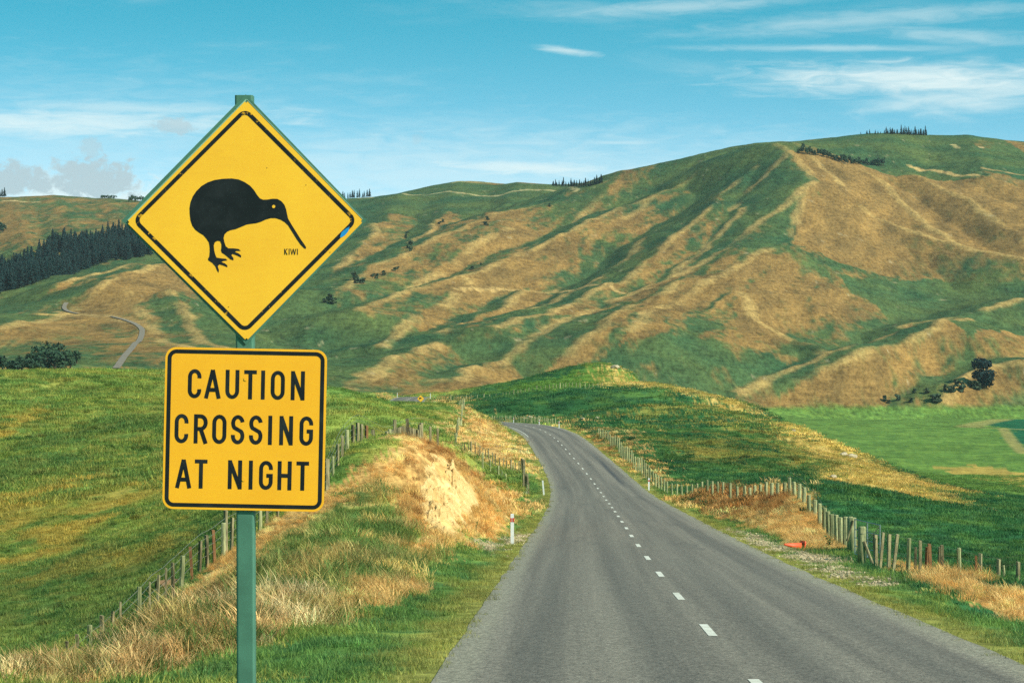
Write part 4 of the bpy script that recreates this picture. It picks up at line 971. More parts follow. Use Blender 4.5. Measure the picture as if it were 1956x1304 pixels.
zt_ = ray(1646, 1005)[1]*68-gz
link('trunk', mesh('trunk', *tube([(0, 0, -.3), (0, 0, zt_*.5), (.01, 0, zt_-.03), (.01, 0, zt_)], [.125, .118, .112, .095], 12), True), M_WOODG, cpn)
link('brace', tube_mesh('brace', [(.05, -.1, zt_*.62), (.32, -.2, -.08)], .045, 7), M_WOOD, cpn)
link('staple_wire', tube_mesh('staple_wire', [(.122*math.cos(t), .122*math.sin(t), zt_*.82) for t in np.linspace(0, 6.2, 14)], .006, 4), M_WIRE, cpn)
gp2 = empty('gate_post', (ray(1627, 1030)[0]*73, 73, 0)); gz = float(tz(gp2.location.x, 73)[0]); gp2.location.z = gz
tag(gp2, 'broad pale timber gate post where the close-set fence ends', 'post'); zt_ = ray(1627, 988)[1]*73-gz
link('trunk', mesh('trunk', *tube([(0, 0, -.3), (0, 0, zt_-.02), (0, 0, zt_)], [.15, .14, .125], 12), True), M_WOODG, gp2)
link('top_rail', tube_mesh('top_rail', [(.02, -.15, zt_-.08), (-.16, -.1, zt_*.35)], .03, 6), M_WOOD, gp2)
# wire fence at the right edge
QD = ((1660, 67), (1956, 58)); QP = [(1673,1021,.11,0,0),(1681,1017,.08,0,.10),(1697,1020,.10,0,0),(1706,1020,.09,0,.12),(1734,1027,.15,1,.03),(1748,1045,.08,0,0),(1757.5,1032,.09,0,-.05),(1768,1045,.08,2,.04),(1779,1038,.10,2,.18),(1794,1045,.09,0,.04),(1801,1041,.09,0,-.02),(1827,1046,.07,2,.22),(1833,1045.6,.14,1,.02),(1866,1062,.07,2,.10),(1872,1057,.09,0,.08),(1906,1068,.09,0,.08),(1921,1079,.08,1,.06),(1943.6,1073,.09,0,.02),(1975,1080,.12,1,0),(2010,1090,.09,0,0),(2050,1095,.12,1,0)]
qf = fence_root('wire_fence', ray(1833, 1100)[0]*61.7, 61.7, 'uneven wire fence with leaning battens at the right edge of the picture')
for (u, v, w, kind, ln) in QP:
    d_ = float(np.interp(u, (1660, 1956), (67, 58))); x = ray(u, v)[0]*d_; zt_ = ray(u, v)[1]*d_; g = float(tz(x, d_)[0]); h = min(max(zt_-g, .8), 1.4)
    post_obj('post' if kind == 1 else 'batten', qf, x, d_, h, w*.82, (M_WOOD, M_WOODG, M_WOODR)[kind], kind == 1, (random.uniform(-.03, .03), ln))
qpath = [(ray(u, 1050)[0]*float(np.interp(u, (1660, 1956), (67, 58))), float(np.interp(u, (1660, 1956), (67, 58)))) for u in range(1650, 2060, 20)]
wires(qf, qpath, (.3, .55, .8, 1.0), .004)
# further fences
def far_fence(label, path, step, h, w, mat, big=4, wire=True, pixel=True):
    xy = [(ray(u, 800)[0]*d, d) for u, d in path]; pts_ = dense(xy, step)
    r_ = fence_root('wire_fence', pts_[0][0], pts_[0][1], label)
    for i, (x, y) in enumerate(pts_):
        b_ = (i % big == 0); post_obj('post' if b_ else 'batten', r_, x+random.uniform(-.1, .1), y, h+(.15 if b_ else 0)+round(random.uniform(-.08, .08), 2), w*1.6 if b_ else w, mat, False, (0, random.uniform(-.04, .04)))
    if wire: wires(r_, pts_[::2]+[pts_[-1]], (.5, h-.1), .008)
    return r_
far_fence('wire fence along the lower edge of the pale dry-grass slope', [(868,214),(900,210),(940,206),(975,203),(1000,200)], .62, 1.05, .06, M_WOOD, 6)
far_fence('short dark fence by the road verge at the corner of the dry-grass slope', [(998,208),(1001,196),(1004,186),(1007,176),(1008,168)], 2.6, 1.15, .12, M_WOOD, 3)
far_fence('low fence half hidden in dry grass behind the clay bank', [(925,152),(950,154),(975,158),(1000,164),(1008,168)], .75, .9, .06, M_WOODG, 5)
far_fence('fence running uphill between green paddock and dry-grass slope', [(869,216),(873,235),(878,258),(882,280),(886,302)], 3.2, 1.1, .1, M_WOODG, 4)
far_fence('fence along the top of the left paddock below the far road', [(886,304),(868,320),(850,345),(835,370)], 1.4, 1.1, .08, M_WOODG, 5)
far_fence('fence along the far crest between dark and bright green fields', [(862,505),(900,503),(960,503),(1010,497),(1050,492),(1100,484),(1150,478)], 1.15, 1.2, .11, M_WOODG, 6)
far_fence('fence beyond the bend behind the three white markers', [(940,400),(970,392),(1000,380),(1030,366),(1060,352)], 1.3, 1.0, .08, M_WOODG, 5)
far_fence('distant fence on the shoulder of the ridge by the valley', [(1810,470),(1850,455),(1900,445),(1956,440),(2010,435)], 1.6, 1.2, .12, M_WOODG, 5)
#==PART3==
# ------------------------------------------------------------------ grass: tuft meshes scattered over the ground
def tuft(name, nb, rad, h0, h1, w, droop=.5, seed=0, head=0.0, wind=(-.25, .05), segs=3):
    rg_ = random.Random(seed); V = []; Fc = []
    for b_ in range(nb):
        a = rg_.uniform(0, 6.283); q = rad*math.sqrt(rg_.random()); x, y = q*math.cos(a), q*math.sin(a)
        h = rg_.uniform(h0, h1)*(1-.35*(q/rad)); o = rg_.uniform(0, 6.283); dr = droop*h*rg_.uniform(.3, 1.3)
        dx, dy = math.cos(o)*dr+wind[0]*h*.6, math.sin(o)*dr+wind[1]*h; fx, fy = -math.sin(o), math.cos(o)
        if rg_.random() < .5: fx, fy = 1, 0
        i0 = len(V)
        for k in range(segs+1):
            t = k/segs; ww = w*(1-t)**.7*.5+.0004
            if head and t > .6 and t < 1: ww = w*head*.5
            px, py, pz = x+dx*t*t, y+dy*t*t, h*t*(1-.12*t)-.02
            if k < segs: V += [(px-fx*ww, py-fy*ww, pz), (px+fx*ww, py+fy*ww, pz)]
            else: V.append((px, py, pz))
        for k in range(segs-1): Fc.append((i0+2*k, i0+2*k+1, i0+2*k+3, i0+2*k+2))
        Fc.append((i0+2*segs-2, i0+2*segs-1, i0+2*segs))
    me = mesh(name, V, Fc); me.materials.append(M_BLADE); return me
def stone_mesh(name, seed, sub=1, rough=.35):
    bm = bmesh.new(); bmesh.ops.create_icosphere(bm, subdivisions=sub, radius=1); rg_ = random.Random(seed)
    for v in bm.verts: v.co *= 1+rg_.uniform(-rough, rough); v.co.z *= .65
    return bm_mesh(name, bm)
def scatter(name, pts_, scale, col, metas, label, cat):
    me = bpy.data.meshes.new(name); n_ = len(pts_); me.vertices.add(n_); me.vertices.foreach_set('co', np.asarray(pts_, np.float32).ravel())
    def at(nm, ty, arr, f='value'):
        a = me.attributes.new(nm, ty, 'POINT'); a.data.foreach_set(f, np.ascontiguousarray(arr).ravel())
    at('sc', 'FLOAT', scale.astype(np.float32)); at('rz', 'FLOAT_VECTOR', np.stack((RNG.normal(0, .08, n_), RNG.normal(0, .08, n_), RNG.uniform(0, 6.283, n_)), 1).astype(np.float32), 'vector')
    at('idx', 'INT', RNG.integers(0, len(metas), n_).astype(np.int32))
    at('tuft_col', 'FLOAT_COLOR', np.concatenate((np.clip(col, 0, 1), np.ones((n_, 1))), 1).astype(np.float32), 'color')
    o = link(name, me); tag(o, label, cat, kind='stuff')
    pc = bpy.data.collections.new(name+'_pieces')
    for m_ in metas: pc.objects.link(bpy.data.objects.new(m_.name, m_))
    ng = bpy.data.node_groups.new(name, 'GeometryNodeTree'); ng.interface.new_socket('Geometry', in_out='INPUT', socket_type='NodeSocketGeometry'); ng.interface.new_socket('Geometry', in_out='OUTPUT', socket_type='NodeSocketGeometry')
    N = ng.nodes; Lk = ng.links; gi = N.new('NodeGroupInput'); go = N.new('NodeGroupOutput'); ip = N.new('GeometryNodeInstanceOnPoints'); ci = N.new('GeometryNodeCollectionInfo')
    ci.inputs['Collection'].default_value = pc; ci.inputs['Separate Children'].default_value = True; ci.inputs['Reset Children'].default_value = True
    def na(nm, ty): q = N.new('GeometryNodeInputNamedAttribute'); q.data_type = ty; q.inputs[0].default_value = nm; return q.outputs[0]
    Lk.new(gi.outputs[0], ip.inputs['Points']); Lk.new(ci.outputs[0], ip.inputs['Instance']); ip.inputs['Pick Instance'].default_value = True
    Lk.new(na('idx', 'INT'), ip.inputs['Instance Index'])
    er = N.new('FunctionNodeEulerToRotation'); Lk.new(na('rz', 'FLOAT_VECTOR'), er.inputs[0]); Lk.new(er.outputs[0], ip.inputs['Rotation'])
    Lk.new(na('sc', 'FLOAT'), ip.inputs['Scale']); Lk.new(ip.outputs[0], go.inputs[0])
    md = o.modifiers.new('scatter', 'NODES'); md.node_group = ng
    return o
def sample(r0, r1, dens, th=.24):
    n_ = int(th*(r1*r1-r0*r0)*dens); t = RNG.uniform(-th, th, n_); r = np.sqrt(RNG.uniform(r0*r0, r1*r1, n_)); return np.sin(t)*r, np.cos(t)*r
KI = {k: i for i, k in enumerate(KEYS)}
T_SHORT = [tuft('short_grass_a', 90, .24, .04, .12, .007, .8, 1), tuft('short_grass_b', 90, .26, .03, .16, .006, .9, 2), tuft('short_grass_c', 60, .20, .05, .24, .007, .8, 22)]
T_LONG = [tuft('dry_grass_a', 90, .26, .14, .42, .006, .65, 3, 1.4), tuft('dry_grass_b', 75, .28, .12, .62, .0055, .7, 4, 1.6), tuft('dry_grass_c', 100, .28, .08, .30, .007, .9, 5, 1.2), tuft('dry_grass_d', 90, .26, .10, .36, .006, 1.0, 16, 1.3)]
T_PAST = [tuft('pasture_a', 60, .34, .05, .18, .016, .7, 6), tuft('pasture_b', 55, .36, .06, .26, .015, .6, 7), tuft('pasture_c', 50, .30, .03, .11, .018, .8, 8)]
T_MID = [tuft('pasture_mid_a', 70, .8, .10, .30, .04, .7, 9), tuft('pasture_mid_b', 60, .7, .08, .42, .035, .6, 10)]
T_MIDL = [tuft('dry_mid_a', 60, .55, .15, .42, .03, .7, 12, 1.2), tuft('dry_mid_b', 55, .6, .12, .5, .028, .8, 13, 1.2)]
T_FAR = [tuft('pasture_far_a', 70, 1.8, .12, .45, .10, .7, 14), tuft('pasture_far_b', 60, 1.5, .10, .6, .09, .6, 15)]
def cover(r0, r1, dens, near):
    x, y = sample(r0, r1, dens); col, cls, sd_ = color_at(x, y)
    keep = (np.abs(sd_) > HW+.12+.25*RNG.random(len(x))) & (cls != KI['clay']) & ~((cls == KI['gravel']) & (RNG.random(len(x)) < .8))
    x, y, col, cls, sd_ = x[keep], y[keep], col[keep], cls[keep], sd_[keep]
    bri = np.exp(RNG.normal(0, 1, len(x))*np.where(np.isin(cls, [KI['left'], KI['dark'], KI['bright']]), .15, .24))[:, None]; hue = RNG.normal(0, .06, (len(x), 1))
    col = col*bri*np.concatenate((1+hue, np.ones_like(hue), 1-hue), 1)*1.12
    dryish = np.isin(cls, [KI['dry'], KI['tall'], KI['rust'], KI['straw']])
    gsw = (RNG.random(len(x)) < .22) & np.isin(cls, [KI['tall'], KI['mix']]); col[gsw] = C(92,116,56)*bri[gsw]; mixed = (cls == KI['mix']) & (RNG.random(len(x)) < .7); verge = np.isin(cls, [KI['verge'], KI['gravel']])
    longm = dryish | mixed
    return x, y, col, cls, longm, verge, sd_
x, y, col, cls, lm, vg, sd_ = cover(23, 115, 11, True)
z = tz(x, y); XYZ = np.stack((x, y, z), 1)
edge = sstep(np.abs(sd_), HW+.2, HW+2.2)
sc = RNG.uniform(.7, 1.35, len(x))
scatter('verge_grass', XYZ[vg], sc[vg]*(.8+.5*edge[vg]), col[vg], T_SHORT, 'short green grass on the verges either side of the road', 'grass')
fd = np.minimum(pdist(x, y, np.array(lpath)), pdist(x, y, np.array(qpath)))
fnear = .55+.45*sstep(fd, 1.0, 4.0)
lowl = fnear*np.where(cls == KI['rust'], .7, 1.0)*np.where((cls == KI['dry']), np.where(sd_ > 0, .7, .85), np.where(x < -5.2, .9, 1.1))*(.45+.55*edge)
scatter('dry_grass', XYZ[lm], (sc*lowl)[lm], col[lm], T_LONG, 'long straw coloured dry grass on the banks beside the road', 'grass')
ps = ~vg & ~lm
scatter('pasture_grass', XYZ[ps], sc[ps], col[ps], T_PAST, 'short grazed pasture grass in the near paddocks', 'grass')
# a second, thicker helping of long grass where it stands densest
x, y, col, cls, lm, vg, sd_ = cover(26, 112, 24, True); z = tz(x, y)
den = lm & (np.abs(sd_) > HW+1.6); den &= (cls == KI['tall']) | (cls == KI['dry'])
scatter('tall_grass', np.stack((x, y, z), 1)[den], RNG.uniform(.5, 1.15, den.sum())*np.where(cls[den] == KI['tall'], np.where(x[den] < -5.2, .85, 1.05), .65)*(.42+.58*sstep(np.minimum(pdist(x[den], y[den], np.array(lpath)), pdist(x[den], y[den], np.array(qpath))), 1.2, 4.5)), col[den]*1.03, T_LONG, 'thick stands of tall seeding grass along the left fence and the mounds', 'grass')
x, y, col, cls, lm, vg, sd_ = cover(115, 335, 2.4, False); z = tz(x, y); XYZ = np.stack((x, y, z), 1); sc = RNG.uniform(.6, 1.3, len(x))
scatter('dry_slope_grass', XYZ[lm], sc[lm], col[lm], T_MIDL, 'pale dry grass on the slopes beyond the clay bank', 'grass')
edge = sstep(np.abs(sd_), HW+.2, HW+3)
scatter('paddock_grass', XYZ[~lm], (sc*(.35+.65*edge))[~lm], col[~lm], T_MID, 'tussocky green grass across the middle paddocks', 'grass')
x, y, col, cls, lm, vg, sd_ = cover(335, 660, .55, False); z = tz(x, y); k_ = np.abs(sd_) > HW+1.5
scatter('far_paddock_grass', np.stack((x, y, z), 1)[k_], RNG.uniform(.5, 1.2, len(x))[k_], col[k_], T_FAR, 'green grass on the far paddocks below the mountain', 'grass')
x, y = sample(58, 340, .5); col, cls, sd_ = color_at(x, y); z = tz(x, y); cl_n = fbm(x/14, y/14, 3, 301)
k_ = np.isin(cls, [KI['left'], KI['dark'], KI['patchy'], KI['mix']]) & (np.abs(sd_) > HW+2.5) & (RNG.random(len(x)) < sstep(cl_n, -.1, .5)*.8)
cc = col[k_]*.72*np.exp(RNG.normal(0, .2, (k_.sum(), 1)))
T_CLUMP = [tuft('clump_a', 130, .34, .12, .34, .022, .7, 17), tuft('clump_b', 110, .45, .08, .26, .03, .9, 18), tuft('clump_c', 120, .28, .15, .42, .02, .6, 19)]
scatter('tussock', np.stack((x, y, z), 1)[k_], RNG.uniform(.6, 1.5, k_.sum())*np.interp(np.hypot(x, y)[k_], (60, 330), (.8, 1.5)), cc, T_CLUMP, 'darker rank tussocks dotted over the paddocks', 'grass')
# loose stones on the gravel strips
x, y = sample(45, 125, 60, .21); cls, sd_ = classify(x, y); g = cls == KI['gravel']; z = tz(x, y)
gc = C(176,158,126)*np.exp(RNG.normal(0, .25, (g.sum(), 1)))
gm = []
for i in range(3): m_ = stone_mesh('pebble_%s' % 'abc'[i], i); m_.materials.append(M_BLADE); gm.append(m_)
scatter('gravel', np.stack((x, y, z+.01), 1)[g], RNG.uniform(.015, .05, g.sum()), gc, gm, 'loose pale gravel along the road shoulder', 'gravel')

# ------------------------------------------------------------------ clay face: finer surface over the bare part of the bank
def clay():
    poly = [ZXY[i][1] for i, z_ in enumerate(ZONES) if z_[0] == 'clay'][0]
    th0, th1 = math.atan(ray(785, 950)[0]), math.atan(ray(915, 950)[0]); rr0, rr1 = np.hypot(*poly.T).min()-1.5, np.hypot(*poly.T).max()+1.5
    n1, n2 = 150, 190; t, r = np.meshgrid(np.linspace(th0, th1, n1), np.linspace(rr0, rr1, n2)); x, y = np.sin(t)*r, np.cos(t)*r
    z = tz(x.ravel(), y.ravel()).reshape(x.shape)
    ax, ay = x+fbm(x/.9, y/.9, 3, 61)*.35, y+fbm(x/.9, y/.9, 3, 67)*.5
    ins = inpoly(ax, ay, poly); D = pdist(ax, ay, np.concatenate((poly, poly[:1])))
    sgn = np.where(ins, D, -D)
    lum = ridged(x/1.0, (y*.6+z)/1.6, 4, 211); blk = fbm(x/.35, (y+z)/.35, 3, 221)
    up = np.where(sgn > 0, .03+np.clip(sgn, 0, .6)*.12+(lum-.6)*.8*np.clip(sgn*1.5, 0, 1)+blk*.22*np.clip(sgn*3, 0, 1), -.25)
    z = z+up; V = np.stack((x, y, z), -1).reshape(-1, 3); a = np.arange(n1*n2).reshape(n2, n1)
    keep = (sgn[:-1, :-1] > -.6)
    ql = np.stack((a[:-1, :-1], a[:-1, 1:], a[1:, 1:], a[1:, :-1]), -1)[keep][:, ::-1]
    me = mesh('clay_bank', V, [tuple(map(int, q)) for q in ql], False)
    m, T, b = newmat('bare_clay'); geo = T.add('ShaderNodeNewGeometry'); n1_ = T.noise(T.mapping(geo.outputs['Position'], (3, 3, 1.0)), 1, 7, .7); n2_ = T.noise(geo.outputs['Position'], 7, 5, .7)
    c = T.mix(T.ramp(n1_, .3, .7), tuple(C(204,162,100)), tuple(C(230,196,136))); c = T.mix(T.ramp(n2_, .60, .74, 0, .7), c, tuple(C(150,104,56)))
    T.l.new(c, b.inputs['Base Color']); b.inputs['Roughness'].default_value = 1; bump(T, b, n2_, .9, .12)
    o = link('clay_bank', me, m); tag(o, kind='structure')
clay()

# ------------------------------------------------------------------ trees
M_BARK = flat_mat('bark', C(74,60,46), .9, .2, 3)
def leaf_mat(name, a, b_):
    m, T, b = newmat(name); geo = T.add('ShaderNodeNewGeometry'); oi = T.add('ShaderNodeObjectInfo')
    k = T.math('ADD', T.math('MULTIPLY', geo.outputs['Random Per Island'], .7), T.math('MULTIPLY', oi.outputs['Random'], .3))
    T.l.new(T.mix(k, a, b_), b.inputs['Base Color']); b.inputs['Roughness'].default_value = .8; return m
M_PINE = leaf_mat('pine_needles', tuple(C(12,34,36)), tuple(C(24,52,48)))
M_LEAF = leaf_mat('shelter_leaf', tuple(C(30,54,42)), tuple(C(58,82,54)))
M_SCRUB = leaf_mat('scrub_leaf', tuple(C(36,56,44)), tuple(C(74,88,58)))
def conifer(name, h, rad, n_, seed):
    rg_ = random.Random(seed); V, Fc = tube([(0, 0, -1), (0, 0, h*.5), (0, 0, h*.97)], [h*.02, h*.013, h*.003], 5); nt = len(Fc)
    for i in range(n_):
        t = .10+.9*rg_.random()**1.1; z = h*t; rr_ = rad*(1-t)**.75*rg_.uniform(.45, 1.1)+.1; a = rg_.uniform(0, 6.283); wd = (.30+.45*(1-t))*rg_.uniform(.7, 1.4)*h/12
        ca_, sa_ = math.cos(a), math.sin(a); i0 = len(V)
        V += [(ca_*.1, sa_*.1, z+wd*.6), (ca_*rr_*.6-sa_*wd, sa_*rr_*.6+ca_*wd, z-.06*h*rg_.random()), (ca_*rr_, sa_*rr_, z-.10*h*rg_.random()+wd*.3), (ca_*rr_*.6+sa_*wd, sa_*rr_*.6-ca_*wd, z-.06*h*rg_.random())]
        Fc.append((i0, i0+1, i0+2, i0+3))
    me = mesh(name, V, Fc); me.materials.append(M_BARK); me.materials.append(M_PINE)
    me.polygons.foreach_set('material_index', np.array([0]*nt+[1]*n_, np.int32)); return me
def crown_faces(V, Fc, lobes, n_, size, seed):
    rg_ = random.Random(seed)
    for i in range(n_):
        cx, cy, cz3, rx, ry, rz_ = lobes[rg_.randrange(len(lobes))]
        d = Vector((rg_.gauss(0, 1), rg_.gauss(0, 1), rg_.gauss(0, 1))).normalized(); q = rg_.uniform(.55, 1.05)
        c = Vector((cx+d.x*rx*q, cy+d.y*ry*q, cz3+d.z*rz_*q)); nr_ = (d+Vector((rg_.gauss(0, .5), rg_.gauss(0, .5), rg_.gauss(0, .5)))).normalized()
        a = nr_.orthogonal().normalized(); b_ = nr_.cross(a); s_ = size*rg_.uniform(.6, 1.4); i0 = len(V); ph = rg_.uniform(0, 6.28)
        for k in range(5): t = ph+k*1.2566; V.append(c+(a*math.cos(t)+b_*math.sin(t))*s_*rg_.uniform(.6, 1.1))
        Fc.append(tuple(range(i0, i0+5)))
def lobed(name, h, w, n_, seed, trunk=.25, nl=6, size=.5, mat=None):
    rg_ = random.Random(seed); V, Fc = tube([(0, 0, -.6), (.03*w, 0, h*.35), (0, .02*w, h*.7)], [w*.06, w*.045, w*.02], 6); 
    for k in range(3):
        a = rg_.uniform(0, 6.28); v, f = tube([(0, 0, h*(.3+.1*k)), (math.cos(a)*w*.25, math.sin(a)*w*.25, h*(.5+.12*k))], [w*.03, w*.012], 5); o = len(V); V += v; Fc += [tuple(o+i for i in q) for q in f]
    nt = len(Fc); lobes = []
    for k in range(nl):
        a = rg_.uniform(0, 6.28); q = rg_.uniform(0, .55)*w*.5; zz = h*(trunk+.12+(1-trunk-.22)*rg_.random()); s_ = rg_.uniform(.22, .36)
        lobes.append((math.cos(a)*q, math.sin(a)*q, zz, w*s_, w*s_, h*s_*.65))
    crown_faces(V, Fc, lobes, n_, size, seed+1)
    me = mesh(name, V, Fc); me.materials.append(M_BARK); me.materials.append(mat or M_LEAF)
    me.polygons.foreach_set('material_index', np.array([0]*nt+[1]*(len(Fc)-nt), np.int32)); return me
def lobed_parts(name, loc, h, w, n_, seed, label, cat, group, nl=7, size=.5, mat=None, trunk=.2):
    me = lobed(name, h, w, n_, seed, trunk, nl, size, mat); root = empty(name, loc)
    bm = bmesh.new(); bm.from_mesh(me); 
    for nm, mi, mt in (('trunk', 0, M_BARK), ('crown', 1, mat or M_LEAF)):
        b2 = bm.copy(); bmesh.ops.delete(b2, geom=[f for f in b2.faces if f.material_index != mi], context='FACES')
        for f in b2.faces: f.material_index = 0
        m2 = bpy.data.meshes.new(nm); b2.to_mesh(m2); b2.free(); m2.materials.append(mt); link(nm, m2, None, root)
    bm.free(); bpy.data.meshes.remove(me); tag(root, label, cat, group); return root
PINES = [conifer('pine_tree', 12, 3.3, 190, k) for k in range(4)]
ROUND = [lobed('shelter_tree', 8, 6.0, 190, 30+k, .22, 6, .62) for k in range(4)]
def ordn(n_):
    b = 'first second third fourth fifth sixth seventh eighth ninth tenth eleventh twelfth thirteenth fourteenth fifteenth sixteenth seventeenth eighteenth nineteenth'.split()
    t = {20: 'twent', 30: 'thirt', 40: 'fort'}
    return [b[k-1] if k < 20 else (t[k]+'ieth' if k % 10 == 0 else t[k//10*10]+'y-'+b[k % 10-1]) for k in range(1, n_+1)]
def row(meshes, spots, name, label, cat, group, vlift=3, rmin=1200):
    spots = sorted(spots); hh = hits([(u, v+vlift) for u, v, _ in spots], rmin)
    ORD = ordn(len(spots))
    for (u, v, sc_), p, od in zip(spots, hh, ORD):
        o = bpy.data.objects.new(name, random.choice(meshes)); COL.objects.link(o); o.location = (p[0], p[1], float(tz(p[0], p[1])[0])); o.rotation_euler = (0, 0, random.uniform(0, 6.28)); o.scale = (sc_*random.uniform(.8, 1.25),)*2+(sc_*random.uniform(.7, 1.3),)
        tag(o, label+', '+od+' from the left', cat, group)
ridge = lambda u: float(np.interp(u, (1470,1600,1650,1700,1770,1830,1956), (257,256,254,254,257,258,265)))
row(PINES, [(u, ridge(u), s_) for u, s_ in ((1644,.3),(1656,.45),(1661,.4),(1672,.35),(1677,.4),(1682,.3))], 'pine_tree', 'small lone pine on the summit skyline', 'tree', 'scattered skyline pines', 2)
row(PINES, [(1690+k*3.2+random.uniform(-1, 1), ridge(1690+k*3.2), random.uniform(.45, .85)) for k in range(26)], 'pine_tree', 'dark pine in the dense row standing on the summit skyline', 'tree', 'summit pine row', 2)
row(ROUND, [(1526+k*4.05+random.uniform(-.8, .8), float(np.interp(1526+k*4.05, (1525,1560,1590,1620,1690), (291,295,303,312,315)))+random.uniform(-.5, 2), random.uniform(.72, .98)) for k in range(41)], 'shelter_tree', 'round dark tree in the shelter belt on the upper hillside', 'tree', 'hillside shelter belt', 1)
row(PINES, [(1056+k*4.2+random.uniform(-1.2, 1.2), float(np.interp(1056+k*4.2, (1055,1090,1130,1150), (353,355,353,347))), random.uniform(.5, .85)) for k in range(23)], 'pine_tree', 'dark pine in the skyline row where the mountain shoulder begins', 'tree', 'saddle pine row', 2)
row(PINES, [(650+k*4.6+random.uniform(-1.2, 1.2), 371, random.uniform(.5, .85)) for k in range(13)], 'pine_tree', 'dark pine on the skyline just right of the diamond sign', 'tree', 'pines right of the diamond sign', 2)
row(PINES, [(-14+k*4.5, 374, random.uniform(.6, .95)) for k in range(6)], 'pine_tree', 'dark pine on the skyline at the left edge', 'tree', 'pines at the left edge', 2)
row(ROUND, [(246+k*5.5, 383+random.uniform(-1, 1), random.uniform(.8, 1.05)) for k in range(6)], 'shelter_tree', 'round dark tree on the skyline just left of the diamond sign', 'tree', 'trees left of the diamond sign', 3)
row(ROUND, [(0, 440, 1.5), (6, 441, 1.3)], 'shelter_tree', 'big round dark tree on the left-edge slope', 'tree', 'left edge slope trees', 3)
hp = hits([(195, 377), (207, 378), (221, 378)], 1200); V = []; Fc = []
crown_faces(V, Fc, [(a*(hp[2][0]-hp[0][0])-(hp[2][0]-hp[0][0])/2, 0, 1.6, 3, 2, 1.9) for a in np.linspace(0, 1, 9)], 260, .8, 5)
me = mesh('hedge', V, Fc); me.materials.append(M_LEAF); o = link('hedge', me); o.location = (hp[1][0], hp[1][1], float(tz(hp[1][0], hp[1][1])[0])); tag(o, 'low clipped dark hedge on the left skyline', 'hedge')
# plantation on the left
FP = hits([(-60,585),(0,560),(75,540),(150,517),(220,500),(292,488),(292,446),(240,452),(180,462),(120,470),(60,496),(0,520),(-60,540)], 1500)[:, :2]
V = []; Fc = []; mi = []
x0, x1, y0, y1 = FP[:, 0].min(), FP[:, 0].max(), FP[:, 1].min(), FP[:, 1].max(); cnt = 0
pv = [np.array([v.co[:] for v in p.vertices]) for p in PINES]; pf = [[tuple(f.vertices) for f in p.polygons] for p in PINES]; pm_ = [[f.material_index for f in p.polygons] for p in PINES]
inds = []
while cnt < 1300:
    x, y = random.uniform(x0, x1), random.uniform(y0, y1)
    if not inpoly(np.array([x]), np.array([y]), FP)[0]: continue
    cnt += 1; i = random.randrange(4); s_ = random.uniform(1.0, 1.6); a = random.uniform(0, 6.28); z = float(tz(x, y)[0])
    q = pv[i]*s_; o = len(V); V += list(np.stack((q[:, 0]*math.cos(a)-q[:, 1]*math.sin(a)+x, q[:, 0]*math.sin(a)+q[:, 1]*math.cos(a)+y, q[:, 2]+z), 1)); Fc += [tuple(o+k for k in f) for f in pf[i]]; mi += pm_[i]
me = mesh('pine_forest', V, Fc); me.materials.append(M_BARK); me.materials.append(M_PINE); me.polygons.foreach_set('material_index', np.array(mi, np.int32))
tag(link('pine_forest', me), 'dark pine plantation on the far left hillside', 'forest', kind='stuff')
row(PINES, [(193,462,1.5),(201,460,1.2),(214,458,1.75),(229,455,1.2),(243,452,1.75),(250,450,1.3)], 'pine_tree', 'tall pine rising above the dark plantation', 'tree', 'pines above the plantation', 2, 1500)
# grove in the left valley
hh = hits([(u, v) for u, v in ((4,712),(22,720),(40,716),(58,720),(74,718),(90,712),(104,714),(118,712),(134,704),(146,694),(96,702),(80,704),(112,700),(60,708))], 500)
hs = (8,6.5,7,7.5,8,10.5,9.5,9,7.5,5.5,11,9.5,10.5,7.5)
for i, (p, h, od) in enumerate(sorted(zip(hh, hs, range(14)), key=lambda q: q[0][0]/q[0][1])):
    od = ordn(14)[i]
    lobed_parts('valley_tree', (p[0], p[1], float(tz(p[0], p[1])[0])), h, h*1.05, 420, 60+i, 'rounded dark green tree in the grove below the far road, '+od+' from the left', 'tree', 'grove below the far road', 7, .55, M_LEAF)
p = hits([(1876, 742)], 1200)[0]; gz = float(tz(p[0], p[1])[0])
lobed_parts('hillside_tree', (p[0], p[1], gz), 18, 16, 1700, 90, 'single large dark tree leaning over the bare hollow at lower right', 'tree', None, 8, .9, M_PINE, .12)
BUSH = [lobed('bush', 3, 4.2, 130, 200+k, 0, 5, .5, M_SCRUB) for k in range(3)]
row(BUSH, [(1690,767,1.1),(1698,770,.9),(1714,765,1.2),(1740,768,1.3),(1747,750,.8),(1770,751,1.0),(1785,768,1.7),(1792,766,1.5),(1805,746,1.2),(1814,749,1.3),(1822,748,1.3),(1824,729,.7),(1830,738,1.1),(1839,740,1.2),(1838,750,1.4),(1862,742,1.7),(1868,744,1.4),(1856,740,1.2)], 'bush', 'dark scrub bush in the bare hollow beneath the large tree', 'bush', 'scrub in the hollow', 0)
row(BUSH, [(775,455,1.3),(784,473,1.6),(785,480,1.2),(778,446,1.0),(846,424,1.2),(840,428,1.0),(927,430,1.6),(931,420,1.2),(1050,395,1.2),(902,515,1.5),(918,506,.8)], 'bush', 'dark scrub bush in the gullies below the middle skyline', 'bush', 'gully scrub', 0)
row(BUSH, [(678,533,1.7),(684,541,1.8),(692,541,1.4),(713,529,1.3),(720,532,1.1),(733,526,1.2),(754,517,1.2),(760,514,1.0),(631,572,1.4),(636,580,1.5),(620,578,1.2)], 'bush', 'dark scrub bush below the diamond sign right corner', 'bush', 'bluff scrub', 0)

